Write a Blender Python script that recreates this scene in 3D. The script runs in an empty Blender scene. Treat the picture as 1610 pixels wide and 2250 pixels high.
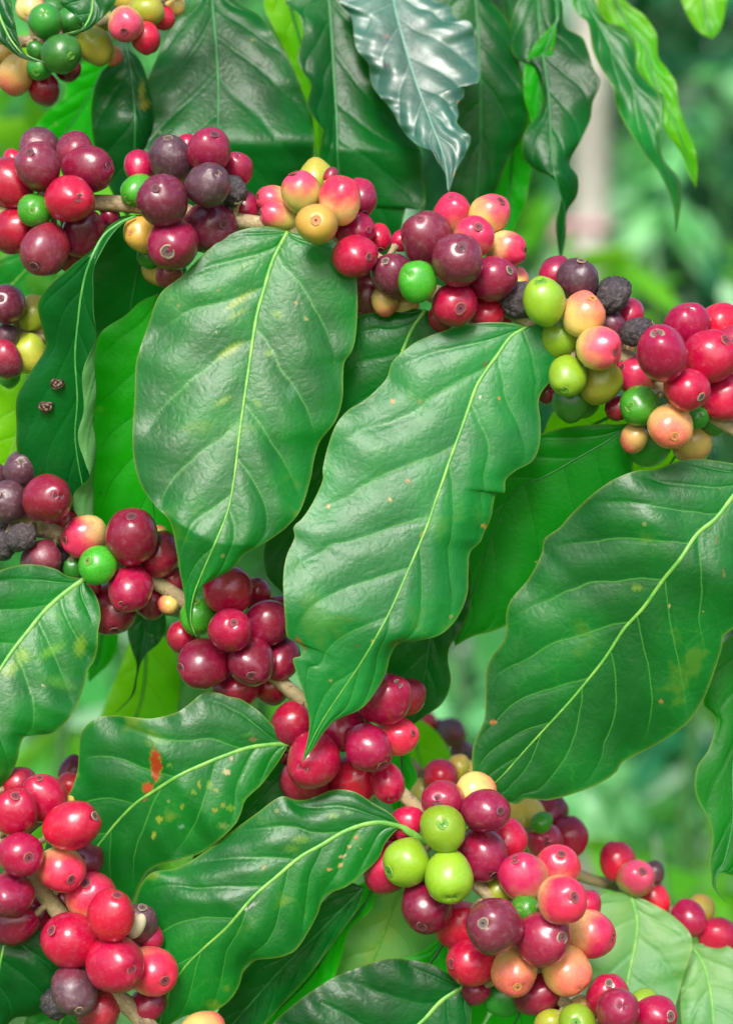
import bpy, math, random
import numpy as np
from mathutils import Vector, Matrix, Quaternion, noise as mnoise

random.seed(7); np.random.seed(7)
R = math.radians
C = bpy.context.scene.collection
sc = bpy.context.scene

# ------------------------------------------------------------------ camera
D = 0.70                      # metres from the camera to the plane of the main branches
K = 0.000143 / D              # radians per photo pixel
PITCH = R(8)
cam_d = bpy.data.cameras.new("camera"); cam = bpy.data.objects.new("camera", cam_d); C.objects.link(cam)
cam.location = (0, 0, 1.35); cam.rotation_euler = (R(90) - PITCH, 0, 0)
cam_d.sensor_fit = 'HORIZONTAL'; cam_d.sensor_width = 36; cam_d.lens = 36 * D / (1610 * 0.000143)
cam_d.clip_start = 0.02; cam_d.clip_end = 400
cam_d.dof.use_dof = True; cam_d.dof.focus_distance = 0.703; cam_d.dof.aperture_fstop = 10.0
sc.camera = cam
CM = Matrix.Translation(cam.location) @ cam.rotation_euler.to_matrix().to_4x4()
CR = cam.rotation_euler.to_matrix()

# ------------------------------------------------------------------ sky, sun, exposure
SUN_EL, SUN_AZ = R(44), R(188)      # azimuth from +Y: behind the camera, a little to the left
w = bpy.data.worlds.new("World"); sc.world = w; w.use_nodes = True
nt = w.node_tree; bg = nt.nodes['Background']
sky = nt.nodes.new('ShaderNodeTexSky'); sky.sky_type = 'NISHITA'; sky.sun_disc = False
sky.sun_elevation = SUN_EL; sky.sun_rotation = SUN_AZ; sky.dust_density = 4.0; sky.air_density = 1.0
nt.links.new(sky.outputs[0], bg.inputs[0]); bg.inputs[1].default_value = 0.12
sl = bpy.data.lights.new("sun", 'SUN'); sun = bpy.data.objects.new("sun", sl); C.objects.link(sun)
sl.energy = 2.1; sl.angle = R(17); sl.color = (1.0, 0.985, 0.96)
sd = Vector((math.sin(SUN_AZ) * math.cos(SUN_EL), math.cos(SUN_AZ) * math.cos(SUN_EL), math.sin(SUN_EL)))
sun.rotation_euler = sd.to_track_quat('Z', 'Y').to_euler(); sun.location = sd * 10
sc.view_settings.view_transform = 'Standard'; sc.view_settings.look = 'None'
sc.view_settings.gamma = 1; sc.view_settings.exposure = 0.9
sc.cycles.max_bounces = 8; sc.cycles.diffuse_bounces = 4; sc.cycles.glossy_bounces = 3
sc.cycles.transmission_bounces = 6; sc.cycles.use_denoising = True

# ------------------------------------------------------------------ helpers
def P(px, py, n=0.0):
    """photo pixel + millimetres nearer to the camera than the main plane -> world point"""
    d = D - n / 1000.0
    return CM @ Vector(((px - 805) * K * d, -(py - 1125) * K * d, -d))
def Parr(px, py, n):
    d = D - np.asarray(n, float) / 1000.0
    loc = np.stack([(px - 805) * K * d, -(py - 1125) * K * d, -d], -1)
    m = np.array(CM)
    return loc @ m[:3, :3].T + m[:3, 3]
def S(hexs):
    h = hexs.lstrip('#'); o = []
    for i in (0, 2, 4):
        c = int(h[i:i+2], 16) / 255
        o.append(c / 12.92 if c <= 0.04045 else ((c + 0.055) / 1.055) ** 2.4)
    return (*o, 1)
def root(name, label, cat, loc, group=None, kind=None):
    o = bpy.data.objects.new(name, None); C.objects.link(o); o.location = loc
    o.empty_display_size = 0.01; o['label'] = label; o['category'] = cat
    if group: o['group'] = group
    if kind: o['kind'] = kind
    return o
def mesh_obj(name, V, F, mat, parent=None, origin=None, smooth=True):
    """V in world coordinates; the object's origin is put at `origin`"""
    V = np.asarray(V, float)
    o0 = np.array(origin if origin is not None else V.mean(0))
    me = bpy.data.meshes.new(name); me.from_pydata((V - o0).tolist(), [], F); me.update()
    if smooth: me.polygons.foreach_set('use_smooth', [True] * len(me.polygons))
    if mat: me.materials.append(mat)
    ob = bpy.data.objects.new(name, me); C.objects.link(ob)
    place(ob, Vector(o0), parent)
    return ob
def world_of(o):
    v = Vector(o.location); p = o.parent
    while p: v = v + Vector(p.location); p = p.parent
    return v
def place(ob, loc, parent):
    if parent:
        ob.parent = parent; ob.location = loc - world_of(parent)
    else: ob.location = loc
def crom(pts, t):
    """Catmull-Rom through rows of pts, sampled at normalised chord length t (array)"""
    pts = np.asarray(pts, float)
    if len(pts) == 1: return np.repeat(pts, len(t), 0)
    seg = np.maximum(np.linalg.norm(np.diff(pts[:, :2], axis=0), axis=1), 1e-6)
    s = np.concatenate([[0], np.cumsum(seg)]); s /= s[-1]
    i = np.clip(np.searchsorted(s, t, side='right') - 1, 0, len(pts) - 2)
    h = (s[i+1] - s[i]); x = np.clip((t - s[i]) / h, 0, 1)[:, None]
    m = np.zeros_like(pts)
    m[1:-1] = (pts[2:] - pts[:-2]) / (s[2:] - s[:-2])[:, None]
    m[0] = (pts[1] - pts[0]) / (s[1] - s[0]); m[-1] = (pts[-1] - pts[-2]) / (s[-1] - s[-2])
    h = h[:, None]
    return ((2*x**3 - 3*x**2 + 1) * pts[i] + (x**3 - 2*x**2 + x) * h * m[i]
            + (-2*x**3 + 3*x**2) * pts[i+1] + (x**3 - x**2) * h * m[i+1])
def tube(centres, radii, nseg=12, flat=None):
    c = np.asarray(centres, float); n = len(c); V = []; F = []
    tan = np.gradient(c, axis=0); tan /= np.maximum(np.linalg.norm(tan, axis=1), 1e-9)[:, None]
    up = np.array(CR @ Vector((0, 0, 1)))
    for k in range(n):
        a = np.cross(tan[k], up); a /= max(np.linalg.norm(a), 1e-9); b = np.cross(a, tan[k])
        for j in range(nseg):
            q = 2 * math.pi * j / nseg
            rr = radii[k] if np.isscalar(radii[k]) else radii[k][j % len(radii[k])]
            V.append(c[k] + rr * (math.cos(q) * a + math.sin(q) * b * (flat or 1)))
    for k in range(n - 1):
        for j in range(nseg):
            j2 = (j + 1) % nseg
            F.append((k*nseg + j, k*nseg + j2, (k+1)*nseg + j2, (k+1)*nseg + j))
    F.append(tuple(range(nseg))[::-1]); F.append(tuple((n-1)*nseg + j for j in range(nseg)))
    return V, F

# ------------------------------------------------------------------ materials
class NT:
    def __init__(s, name):
        s.m = bpy.data.materials.new(name); s.m.use_nodes = True; s.t = s.m.node_tree; s.t.nodes.clear()
        s.out = s.n('ShaderNodeOutputMaterial')
    def n(s, typ, **kw):
        o = s.t.nodes.new(typ)
        for k, v in kw.items(): setattr(o, k, v)
        return o
    def l(s, a, b): s.t.links.new(a, b)
    def set(s, node, key, v):
        i = node.inputs[key]
        if hasattr(v, 'is_output') or isinstance(v, bpy.types.NodeSocket): s.l(v, i)
        else: i.default_value = v
    def math(s, op, a, b=None, c=None, clamp=False):
        o = s.n('ShaderNodeMath', operation=op, use_clamp=clamp); s.set(o, 0, a)
        if b is not None: s.set(o, 1, b)
        if c is not None: s.set(o, 2, c)
        return o.outputs[0]
    def mix(s, f, a, b, blend='MIX'):
        o = s.n('ShaderNodeMix', data_type='RGBA', blend_type=blend)
        s.set(o, 0, f); s.set(o, 6, a); s.set(o, 7, b); return o.outputs[2]
    def ramp(s, v, stops, interp='EASE'):
        o = s.n('ShaderNodeValToRGB'); e = o.color_ramp; e.interpolation = interp
        while len(e.elements) < len(stops): e.elements.new(0.5)
        for el, (p, c) in zip(e.elements, stops): el.position = p; el.color = c if len(c) == 4 else (*c, 1)
        s.l(v, o.inputs[0]); return o.outputs[0]
    def step(s, v, a, b, lo=0.0, hi=1.0):
        o = s.n('ShaderNodeMapRange', interpolation_type='SMOOTHSTEP'); s.set(o, 0, v)
        o.inputs[1].default_value = a; o.inputs[2].default_value = b; o.inputs[3].default_value = lo; o.inputs[4].default_value = hi
        return o.outputs[0]
    def noise(s, vec, scale, detail=3, rough=0.55, dist=0.0):
        o = s.n('ShaderNodeTexNoise'); s.l(vec, o.inputs['Vector']); o.inputs['Scale'].default_value = scale
        o.inputs['Detail'].default_value = detail; o.inputs['Roughness'].default_value = rough; o.inputs['Distortion'].default_value = dist
        return o.outputs[0]
def W(v): return (v, v, v, 1)

def cherry_mat(name, base, tip, lo=-0.6, hi=0.6, rough=0.33, tone=None, mott=0.35, dusty=0.12, wrinkle=0.0, lateral=0.25):
    m = NT(name); tc = m.n('ShaderNodeTexCoord'); ob = tc.outputs['Object']
    oi = m.n('ShaderNodeObjectInfo'); rnd = oi.outputs['Random']
    off = m.n('ShaderNodeVectorMath', operation='ADD'); m.l(ob, off.inputs[0])
    sc3 = m.n('ShaderNodeVectorMath', operation='SCALE'); sc3.inputs[0].default_value = (37, 11, 23); m.l(rnd, sc3.inputs[3]); m.l(sc3.outputs[0], off.inputs[1])
    ov = off.outputs[0]
    sp = m.n('ShaderNodeSeparateXYZ'); m.l(ob, sp.inputs[0])
    n1 = m.noise(ov, 1.3, 2); n2 = m.noise(ov, 7, 4, 0.6); n3 = m.noise(ov, 60, 3, 0.7)
    z = m.math('ADD', sp.outputs[2], m.math('MULTIPLY', m.math('SUBTRACT', n1, 0.5), 1.2))
    z = m.math('ADD', z, m.math('MULTIPLY', sp.outputs[0], lateral))
    g = m.step(z, lo, hi)
    col = m.mix(g, base, tip)
    tone = tone or tip
    col = m.mix(m.math('MULTIPLY', m.step(n2, 0.42, 0.7), mott), col, tone)
    hsv = m.n('ShaderNodeHueSaturation'); m.l(col, hsv.inputs['Color'])
    m.l(m.math('ADD', m.math('MULTIPLY', rnd, 0.5), 0.75), hsv.inputs['Value'])
    m.l(m.math('ADD', m.math('MULTIPLY', rnd, 0.016), 0.488), hsv.inputs['Hue'])
    col = hsv.outputs[0]
    # fine longitudinal streaks and dry skin specks
    vor = m.n('ShaderNodeTexVoronoi'); m.l(ov, vor.inputs['Vector']); vor.inputs['Scale'].default_value = 9
    specks = m.math('MULTIPLY', m.math('LESS_THAN', vor.outputs['Distance'], 0.05), m.math('GREATER_THAN', n2, 0.52))
    col = m.mix(m.math('MULTIPLY', specks, 0.55), col, S('#d8b8a0'))
    dust = m.math('MULTIPLY', m.step(m.noise(ov, 4, 5, 0.75), 0.45, 0.8), dusty)
    col = m.mix(dust, col, S('#a89aa0'))
    b = m.n('ShaderNodeBsdfPrincipled'); m.l(col, b.inputs['Base Color'])
    m.l(m.math('ADD', m.math('MULTIPLY', n2, 0.16), rough - 0.10), b.inputs['Roughness'])
    b.inputs['IOR'].default_value = 1.5; b.inputs['Specular IOR Level'].default_value = 0.6
    b.inputs['Subsurface Weight'].default_value = 0.12 if wrinkle == 0 else 0.0
    b.inputs['Subsurface Radius'].default_value = (1, 0.25, 0.12); b.inputs['Subsurface Scale'].default_value = 0.002
    bp = m.n('ShaderNodeBump'); bp.inputs['Strength'].default_value = 0.10 + wrinkle * 0.5; bp.inputs['Distance'].default_value = 0.0005 + wrinkle * 0.001
    m.l(m.math('ADD', m.math('MULTIPLY', n3, 0.25), n2), bp.inputs['Height']); m.l(bp.outputs[0], b.inputs['Normal'])
    m.l(b.outputs[0], m.out.inputs[0]); return m.m

CH = {
 'P': cherry_mat('cherry_purple', S('#941a30'), S('#6c2034'), -0.9, 0.3, 0.29, S('#801c30'), dusty=0.22),
 'M': cherry_mat('cherry_maroon', S('#960c2c'), S('#70102c'), -0.8, 0.6, 0.26, S('#840c28')),
 'R': cherry_mat('cherry_red', S('#c01434'), S('#a00a32'), -0.8, 0.5, 0.25, S('#ae0a2e')),
 'C': cherry_mat('cherry_crimson', S('#ac1634'), S('#8a1838'), -0.8, 0.3, 0.25, S('#981032'), dusty=0.14),
 'K': cherry_mat('cherry_blush', S('#c4b85c'), S('#d04058'), -0.35, 0.95, 0.28, S('#d84a50'), mott=0.12),
 'Q': cherry_mat('cherry_turning', S('#dcc078'), S('#c82444'), -0.75, 0.7, 0.26, S('#d83040'), mott=0.25),
 'Y': cherry_mat('cherry_yellow', S('#b8ac3e'), S('#d2ac48'), -0.6, 0.6, 0.34, S('#c8a03c'), mott=0.3),
 'O': cherry_mat('cherry_peach', S('#ccb060'), S('#cc5c50'), -0.5, 1.1, 0.28, S('#d88450'), mott=0.3),
 'L': cherry_mat('cherry_lime', S('#7ca018'), S('#769c1c'), -0.6, 0.6, 0.34, S('#90ac30'), mott=0.3),
 'V': cherry_mat('cherry_olive', S('#98a428'), S('#a8a038'), -0.6, 0.6, 0.36, S('#8a8a2c'), mott=0.4),
 'G': cherry_mat('cherry_green', S('#3c9418'), S('#348c1c'), -0.6, 0.6, 0.30, S('#54a428'), mott=0.3),
 'D': cherry_mat('cherry_deep_green', S('#1c6c1c'), S('#2a7a24'), -0.6, 0.6, 0.34, S('#3c8028'), mott=0.3),
 'X': cherry_mat('cherry_overripe', S('#702236'), S('#4a2e38'), -0.8, 0.3, 0.38, S('#5a2830'), mott=0.6, dusty=0.25, wrinkle=0.15),
 'B': cherry_mat('cherry_dried', S('#352a2e'), S('#262428'), -0.6, 0.6, 0.6, S('#4c4244'), mott=0.7, dusty=0.35, wrinkle=1.0),
}
CLAB = {'K': 'ripening cherry, yellow blushed with pink', 'Q': 'ripening cherry, red fading to peach', 'Y': 'yellow cherry', 'O': 'peach coloured cherry',
        'L': 'lime green unripe cherry', 'V': 'olive yellow cherry', 'G': 'bright green unripe cherry', 'D': 'dark green unripe cherry',
        'X': 'dull overripe purple-grey cherry', 'B': 'shrivelled black dried cherry'}

def scar_mat(name, ring, mid, pit):
    m = NT(name); tc = m.n('ShaderNodeTexCoord'); sp = m.n('ShaderNodeSeparateXYZ'); m.l(tc.outputs['Object'], sp.inputs[0])
    r2 = m.math('SQRT', m.math('ADD', m.math('POWER', sp.outputs[0], 2), m.math('POWER', sp.outputs[1], 2)))
    nn = m.noise(tc.outputs['Object'], 14, 4, 0.7)
    r3 = m.math('ADD', r2, m.math('MULTIPLY', m.math('SUBTRACT', nn, 0.5), 0.09))
    col = m.ramp(r3, [(0.0, pit), (0.055, pit), (0.075, mid), (0.20, mid), (0.235, ring), (0.27, ring)], 'LINEAR')
    b = m.n('ShaderNodeBsdfPrincipled'); m.l(col, b.inputs['Base Color']); b.inputs['Roughness'].default_value = 0.6
    bp = m.n('ShaderNodeBump'); bp.inputs['Strength'].default_value = 0.6; bp.inputs['Distance'].default_value = 0.0004
    m.l(nn, bp.inputs['Height']); m.l(bp.outputs[0], b.inputs['Normal']); m.l(b.outputs[0], m.out.inputs[0]); return m.m
SM = {'red': scar_mat('scar_red', S('#8c4c40'), S('#702838'), S('#240c10')), 'dark': scar_mat('scar_dark', S('#704048'), S('#54242c'), S('#1c0c10')),
      'green': scar_mat('scar_green', S('#6c9830'), S('#4c8824'), S('#3a2c10')),
      'peach': scar_mat('scar_peach', S('#b08040'), S('#b87848'), S('#3c2010')),
      'dry': scar_mat('scar_dry', S('#94806a'), S('#5c4c44'), S('#1c1818'))}

def bark_mat():
    m = NT('bark'); tc = m.n('ShaderNodeTexCoord'); ob = tc.outputs['Object']
    mp = m.n('ShaderNodeMapping'); m.l(ob, mp.inputs[0]); mp.inputs['Scale'].default_value = (160, 160, 160)
    n1 = m.noise(mp.outputs[0], 0.6, 5, 0.65, 0.4); n2 = m.noise(mp.outputs[0], 3.5, 6, 0.75, 1.2)
    wv = m.noise(mp.outputs[0], 9.0, 3, 0.6)
    col = m.ramp(n1, [(0.3, S('#6a5640')), (0.5, S('#a08c68')), (0.7, S('#8f8a58'))])
    col = m.mix(m.step(n2, 0.5, 0.72), col, S('#c0b294'))
    col = m.mix(m.step(n2, 0.42, 0.3), col, S('#3c2e22'))
    b = m.n('ShaderNodeBsdfPrincipled'); m.l(col, b.inputs['Base Color']); b.inputs['Roughness'].default_value = 0.7
    bp = m.n('ShaderNodeBump'); bp.inputs['Strength'].default_value = 0.7; bp.inputs['Distance'].default_value = 0.0008
    m.l(m.math('ADD', n2, m.math('MULTIPLY', wv, 0.3)), bp.inputs['Height']); m.l(bp.outputs[0], b.inputs['Normal'])
    m.l(b.outputs[0], m.out.inputs[0]); return m.m
BARK = bark_mat()

def leaf_mat(name, c1, c2, trans=(0.05, 0.42, 0.01, 1), tf=0.35, yellow=0.0, rough=0.36, under=S('#5f9a58'), vein=S('#54a040'), veinamt=0.5, edge=0.32, spec=0.7, coat=0.0):
    m = NT(name); tc = m.n('ShaderNodeTexCoord'); ob = tc.outputs['Object']
    uv = m.n('ShaderNodeUVMap', uv_map='vein'); us = m.n('ShaderNodeSeparateXYZ'); m.l(uv.outputs[0], us.inputs[0])
    wob = m.noise(ob, 90, 2, 0.5)
    ww = m.math('ADD', us.outputs[0], m.math('MULTIPLY', m.math('SUBTRACT', wob, 0.5), 0.16))
    fr = m.math('FRACT', m.math('ADD', ww, 0.5)); dist = m.math('ABSOLUTE', m.math('SUBTRACT', fr, 0.5))
    thick = m.step(dist, 0.008, 0.030, 1, 0)
    fade = m.step(us.outputs[1], 0.55, 0.95, 1, 0)
    lateral = m.math('MULTIPLY', thick, fade)
    valley = m.math('MULTIPLY', m.step(dist, 0.0, 0.16, 1, 0), m.step(us.outputs[1], 0.8, 1.0, 1, 0))
    nL = m.noise(ob, 28, 3, 0.55); nM = m.noise(ob, 120, 4, 0.6); nF = m.noise(ob, 900, 3, 0.6)
    col = m.mix(m.step(nL, 0.35, 0.68), c1, c2)
    col = m.mix(m.math('MULTIPLY', m.step(nM, 0.4, 0.75), 0.25), col, c2)
    # net veins
    vo = m.n('ShaderNodeTexVoronoi', feature='DISTANCE_TO_EDGE'); m.l(ob, vo.inputs['Vector']); vo.inputs['Scale'].default_value = 330
    vo2 = m.n('ShaderNodeTexVoronoi', feature='DISTANCE_TO_EDGE')
    wv = m.n('ShaderNodeVectorMath', operation='ADD'); m.l(ob, wv.inputs[0])
    wn = m.n('ShaderNodeTexNoise'); m.l(ob, wn.inputs['Vector']); wn.inputs['Scale'].default_value = 160
    wsc = m.n('ShaderNodeVectorMath', operation='SCALE'); m.l(wn.outputs['Color'], wsc.inputs[0]); wsc.inputs[3].default_value = 0.006
    m.l(wsc.outputs[0], wv.inputs[1]); m.l(wv.outputs[0], vo2.inputs['Vector']); vo2.inputs['Scale'].default_value = 85
    net2 = m.math('MULTIPLY', m.step(vo2.outputs['Distance'], 0.0, 0.035, 1, 0), m.step(nL, 0.35, 0.65))
    col = m.mix(m.math('MULTIPLY', net2, 0.26 * veinamt), col, vein)
    if yellow > 0:
        y = m.math('MULTIPLY', m.step(m.noise(ob, 55, 3, 0.6), 0.60, 0.70), yellow)
        col = m.mix(y, col, S('#a8a824'))
    vs = m.n('ShaderNodeTexVoronoi'); m.l(ob, vs.inputs['Vector']); vs.inputs['Scale'].default_value = 95
    sk = m.math('MULTIPLY', m.math('LESS_THAN', vs.outputs['Distance'], 0.07), m.math('GREATER_THAN', m.noise(ob, 60, 2), 0.55))
    col = m.mix(m.math('MULTIPLY', sk, 0.6), col, S('#8a8a50'))
    col = m.mix(m.math('MULTIPLY', lateral, veinamt), col, vein)
    ed = m.n('ShaderNodeAttribute', attribute_name='edge')
    col = m.mix(m.math('MULTIPLY', ed.outputs['Fac'], edge), col, S('#a2b048'))
    st = m.n('ShaderNodeAttribute', attribute_name='stain')
    col = m.mix(st.outputs['Alpha'], col, st.outputs['Color'])
    geo = m.n('ShaderNodeNewGeometry'); bf = geo.outputs['Backfacing']
    colf = m.mix(m.math('MULTIPLY', bf, 0.8), col, under)
    b = m.n('ShaderNodeBsdfPrincipled'); m.l(colf, b.inputs['Base Color'])
    rr = m.math('ADD', m.math('MULTIPLY', nM, 0.20), rough - 0.08)
    m.l(m.math('ADD', rr, m.math('MULTIPLY', bf, 0.25)), b.inputs['Roughness'])
    b.inputs['IOR'].default_value = 1.5
    # bump: sunken veins, silky fine grain, net
    h = m.math('MULTIPLY', valley, -0.30)
    h = m.math('ADD', h, m.math('MULTIPLY', m.step(vo.outputs['Distance'], 0, 0.3), 0.06))
    h = m.math('ADD', h, m.math('MULTIPLY', m.step(vo2.outputs['Distance'], 0, 0.30), 0.07))
    h = m.math('ADD', h, m.math('MULTIPLY', nF, 0.16)); h = m.math('ADD', h, m.math('MULTIPLY', nM, 0.36)); h = m.math('ADD', h, m.math('MULTIPLY', nL, 1.6))
    bp = m.n('ShaderNodeBump'); bp.inputs['Strength'].default_value = 0.55; bp.inputs['Distance'].default_value = 0.0010
    m.l(h, bp.inputs['Height']); m.l(bp.outputs[0], b.inputs['Normal'])
    tr = m.n('ShaderNodeBsdfTranslucent')
    tcol = m.mix(0.35, trans, col); tcol = m.mix(m.math('MULTIPLY', lateral, 0.5), tcol, (0.02, 0.12, 0.0, 1))
    m.l(tcol, tr.inputs[0])
    mx = m.n('ShaderNodeMixShader'); mx.inputs[0].default_value = tf
    b.inputs['Specular IOR Level'].default_value = spec; b.inputs['Coat Weight'].default_value = coat; b.inputs['Coat Roughness'].default_value = 0.28
    m.l(b.outputs[0], mx.inputs[1]); m.l(tr.outputs[0], mx.inputs[2]); m.l(mx.outputs[0], m.out.inputs[0])
    return m.m
LM = {
 'old': leaf_mat('leaf_old', S('#024c18'), S('#076c22'), yellow=0.12, spec=0.5),
 'mid': leaf_mat('leaf_mature', S('#02581a'), S('#087c22'), yellow=0.12, spec=0.5),
 'soft': leaf_mat('leaf_soft', S('#0a6828'), S('#168634'), yellow=0.08, rough=0.38, spec=0.55),
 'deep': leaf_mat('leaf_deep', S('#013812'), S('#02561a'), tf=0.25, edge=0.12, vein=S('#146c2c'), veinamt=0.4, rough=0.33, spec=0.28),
 'shade': leaf_mat('leaf_shade', S('#035c10'), S('#067010'), trans=(0.02, 0.5, 0.0, 1), tf=0.4, edge=0.3, vein=S('#0c5a18'), veinamt=0.4, rough=0.45, spec=0.3),
 'fresh': leaf_mat('leaf_backlit_tint', S('#067c08'), S('#109c06'), trans=(0.04, 0.9, 0.0, 1), tf=0.5, vein=S('#0c6c14'), veinamt=0.5, edge=0.2, under=S('#2ca020'), spec=0.3, rough=0.45),  # brighter green base and transmission: backlight put into the leaf colour
 'lime': leaf_mat('leaf_lime', S('#3cae08'), S('#7cc80c'), trans=(0.40, 0.95, 0.0, 1), tf=0.6, vein=S('#8cc030'), veinamt=0.3, edge=0.3, under=S('#7cc828'), spec=0.5),
 'spot': leaf_mat('leaf_spotted', S('#04581c'), S('#0c7822'), yellow=0.25, spec=0.5),
 'pale': leaf_mat('leaf_pale', S('#3c8838'), S('#74a454'), yellow=0.3, rough=0.5, spec=0.8, coat=0.0),
 'silver': leaf_mat('leaf_silvery', S('#0c4834'), S('#20604c'), tf=0.15, edge=0.1, vein=S('#7ca08c'), veinamt=0.2, rough=0.48, spec=1.0, coat=0.6),
}
def rib_mat(name, c, c2):
    m = NT(name); tc = m.n('ShaderNodeTexCoord'); n1 = m.noise(tc.outputs['Object'], 220, 4, 0.6)
    b = m.n('ShaderNodeBsdfPrincipled'); m.l(m.mix(m.step(n1, 0.35, 0.7), c, c2), b.inputs['Base Color'])
    b.inputs['Roughness'].default_value = 0.45; m.l(b.outputs[0], m.out.inputs[0]); return m.m
RIB = rib_mat('midrib_pale', S('#4c9030'), S('#78a844')); RIBD = rib_mat('midrib_green', S('#145c24'), S('#24702c'))

# ------------------------------------------------------------------ leaves
def make_leaf(parent, mat, left, mid, right, nmid, nl=0.0, nr=0.0, name='leaf', N=8, cell=6.0, wave=1.5, wf=3.2,
              quilt=0.7, spots=(), rib=5.0, label=None, fold=None, seed=0, ribmat=None, petiole=None, thin_tip=True, flip=False):
    """left/mid/right: outline and midrib as photo pixels from base to tip; nmid: millimetres towards the camera along
    the midrib; nl/nr: extra of the two margins (numbers or lists along the leaf)."""
    mid = np.array(mid, float); L = np.linalg.norm(np.diff(mid, axis=0), axis=1).sum()
    Wd = max(np.abs(crom(left, np.linspace(0, 1, 20)) - crom(mid, np.linspace(0, 1, 20))).max(), np.abs(crom(right, np.linspace(0, 1, 20)) - crom(mid, np.linspace(0, 1, 20))).max())
    nu = max(16, int(L / cell)); nv = max(6, int(Wd / cell))
    u = np.linspace(0, 1, nu + 1)
    def prof(a):
        a = np.atleast_1d(np.array(a, float))
        if len(a) == 1: return np.full(nu + 1, a[0])
        k = np.linspace(0, 1, len(a)); return crom(np.stack([k, a], 1), u)[:, 1]
    m2 = crom(mid, u); l2 = crom(left, u); r2 = crom(right, u); nm = prof(nmid); a_l = prof(nl); a_r = prof(nr)
    t = np.linspace(0, 1, nv + 1); t = 1 - (1 - t) ** 1.25          # finer near the margin
    vs = np.concatenate([-t[::-1], t[1:]])
    PX = np.zeros((nu + 1, len(vs))); PY = PX.copy(); NN = PX.copy(); WW = PX.copy(); ED = PX.copy()
    rs = np.random.RandomState(seed + 11); ph = rs.uniform(0, 6.28, 6)
    U = u[:, None]
    env = np.sin(np.pi * np.clip(u, 0, 1)) ** 0.6
    for side in (-1, 1):
        sel = (vs <= 0) if side < 0 else (vs >= 0)
        a = np.abs(vs[sel])[None, :]
        e2 = l2 if side < 0 else r2; ea = a_l if side < 0 else a_r
        x = m2[:, 0:1] + (e2[:, 0:1] - m2[:, 0:1]) * a; y = m2[:, 1:2] + (e2[:, 1:2] - m2[:, 1:2]) * a
        off = 0.0 if side < 0 else 0.45
        Wc = 0.82 * N * (U - 0.24 * a - 0.03 * a ** 3) + off + 0.22 * np.sin(U * 9 + ph[0] * side)
        q = 0.75 * quilt * env[:, None] * (np.sin(np.pi * Wc) ** 2 * 0.8 + 0.2 * np.abs(np.sin(np.pi * Wc))) * np.sin(np.pi * np.clip(a, 0, 1)) ** 0.7
        wv = wave * env[:, None] * a ** 2.2 * (np.sin(2*np.pi*wf*U + ph[1] + side*0.9) + 0.5*np.sin(2*np.pi*wf*1.9*U + ph[2]*side) + 0.3*np.sin(2*np.pi*wf*3.7*U + ph[3]*side))
        if fold is not None and side == fold[0]:
            # the outer strip is turned over: (fold_line, its nearer offset)
            fl = crom(fold[1], u); k = fold[2]
            inner = np.clip(a / k, 0, 1); outer = np.clip((a - k) / (1 - k), 0, 1)
            x = m2[:, 0:1] + (fl[:, 0:1] - m2[:, 0:1]) * inner + (e2[:, 0:1] - fl[:, 0:1]) * outer
            y = m2[:, 1:2] + (fl[:, 1:2] - m2[:, 1:2]) * inner + (e2[:, 1:2] - fl[:, 1:2]) * outer
            nextra = ea[:, None] * inner ** 2 * 0.5 + ea[:, None] * 0.5 * np.sin(outer * np.pi / 2)
        else:
            nextra = ea[:, None] * (0.35 * a + 0.65 * a ** 2)
        n = nm[:, None] + nextra + q + wv + 0.5 * np.sin(np.pi * a) * np.minimum(1, env[:, None])
        hw = np.linalg.norm(e2 - m2, axis=1)[:, None]
        PX[:, sel] = x; PY[:, sel] = y; NN[:, sel] = n; WW[:, sel] = Wc; ED[:, sel] = np.exp(-((1 - a) * np.maximum(hw, 1) / 3.2) ** 1.5)
        if side < 0: WL = Wc[:, -1].copy()
    V = Parr(PX, PY, NN); cols = len(vs); idx = np.arange((nu + 1) * cols).reshape(nu + 1, cols)
    A, B2, C2, D2 = idx[:-1, :-1], idx[1:, :-1], idx[1:, 1:], idx[:-1, 1:]
    F = np.stack([A, B2, C2, D2], -1).reshape(-1, 4)
    base = P(*mid[0], nm[0])
    ob = mesh_obj(name, V.reshape(-1, 3), F.tolist(), LM[mat], parent, base)
    me = ob.data
    uv = me.uv_layers.new(name='vein'); li = np.zeros(len(me.loops), int); me.loops.foreach_get('vertex_index', li)
    wl = WW.reshape(-1)[li].copy(); av = np.abs(np.tile(vs, nu + 1))[li]
    poly = np.arange(len(li)) // 4; colq = poly % (cols - 1)
    midc = nv
    # the midrib column belongs to both halves: the left half reads its own phase there
    fix = (colq < midc) & ((li % cols) == midc)
    wl[fix] = WL[li[fix] // cols]
    buf = np.stack([wl, av], 1).astype(np.float32).reshape(-1); uv.data.foreach_set('uv', buf)
    at = me.attributes.new('edge', 'FLOAT', 'POINT'); at.data.foreach_set('value', ED.reshape(-1).astype(np.float32))
    st = me.attributes.new('stain', 'FLOAT_COLOR', 'POINT'); c = np.zeros((V.shape[0] * V.shape[1], 4), np.float32)
    X = PX.reshape(-1); Y = PY.reshape(-1)
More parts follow.
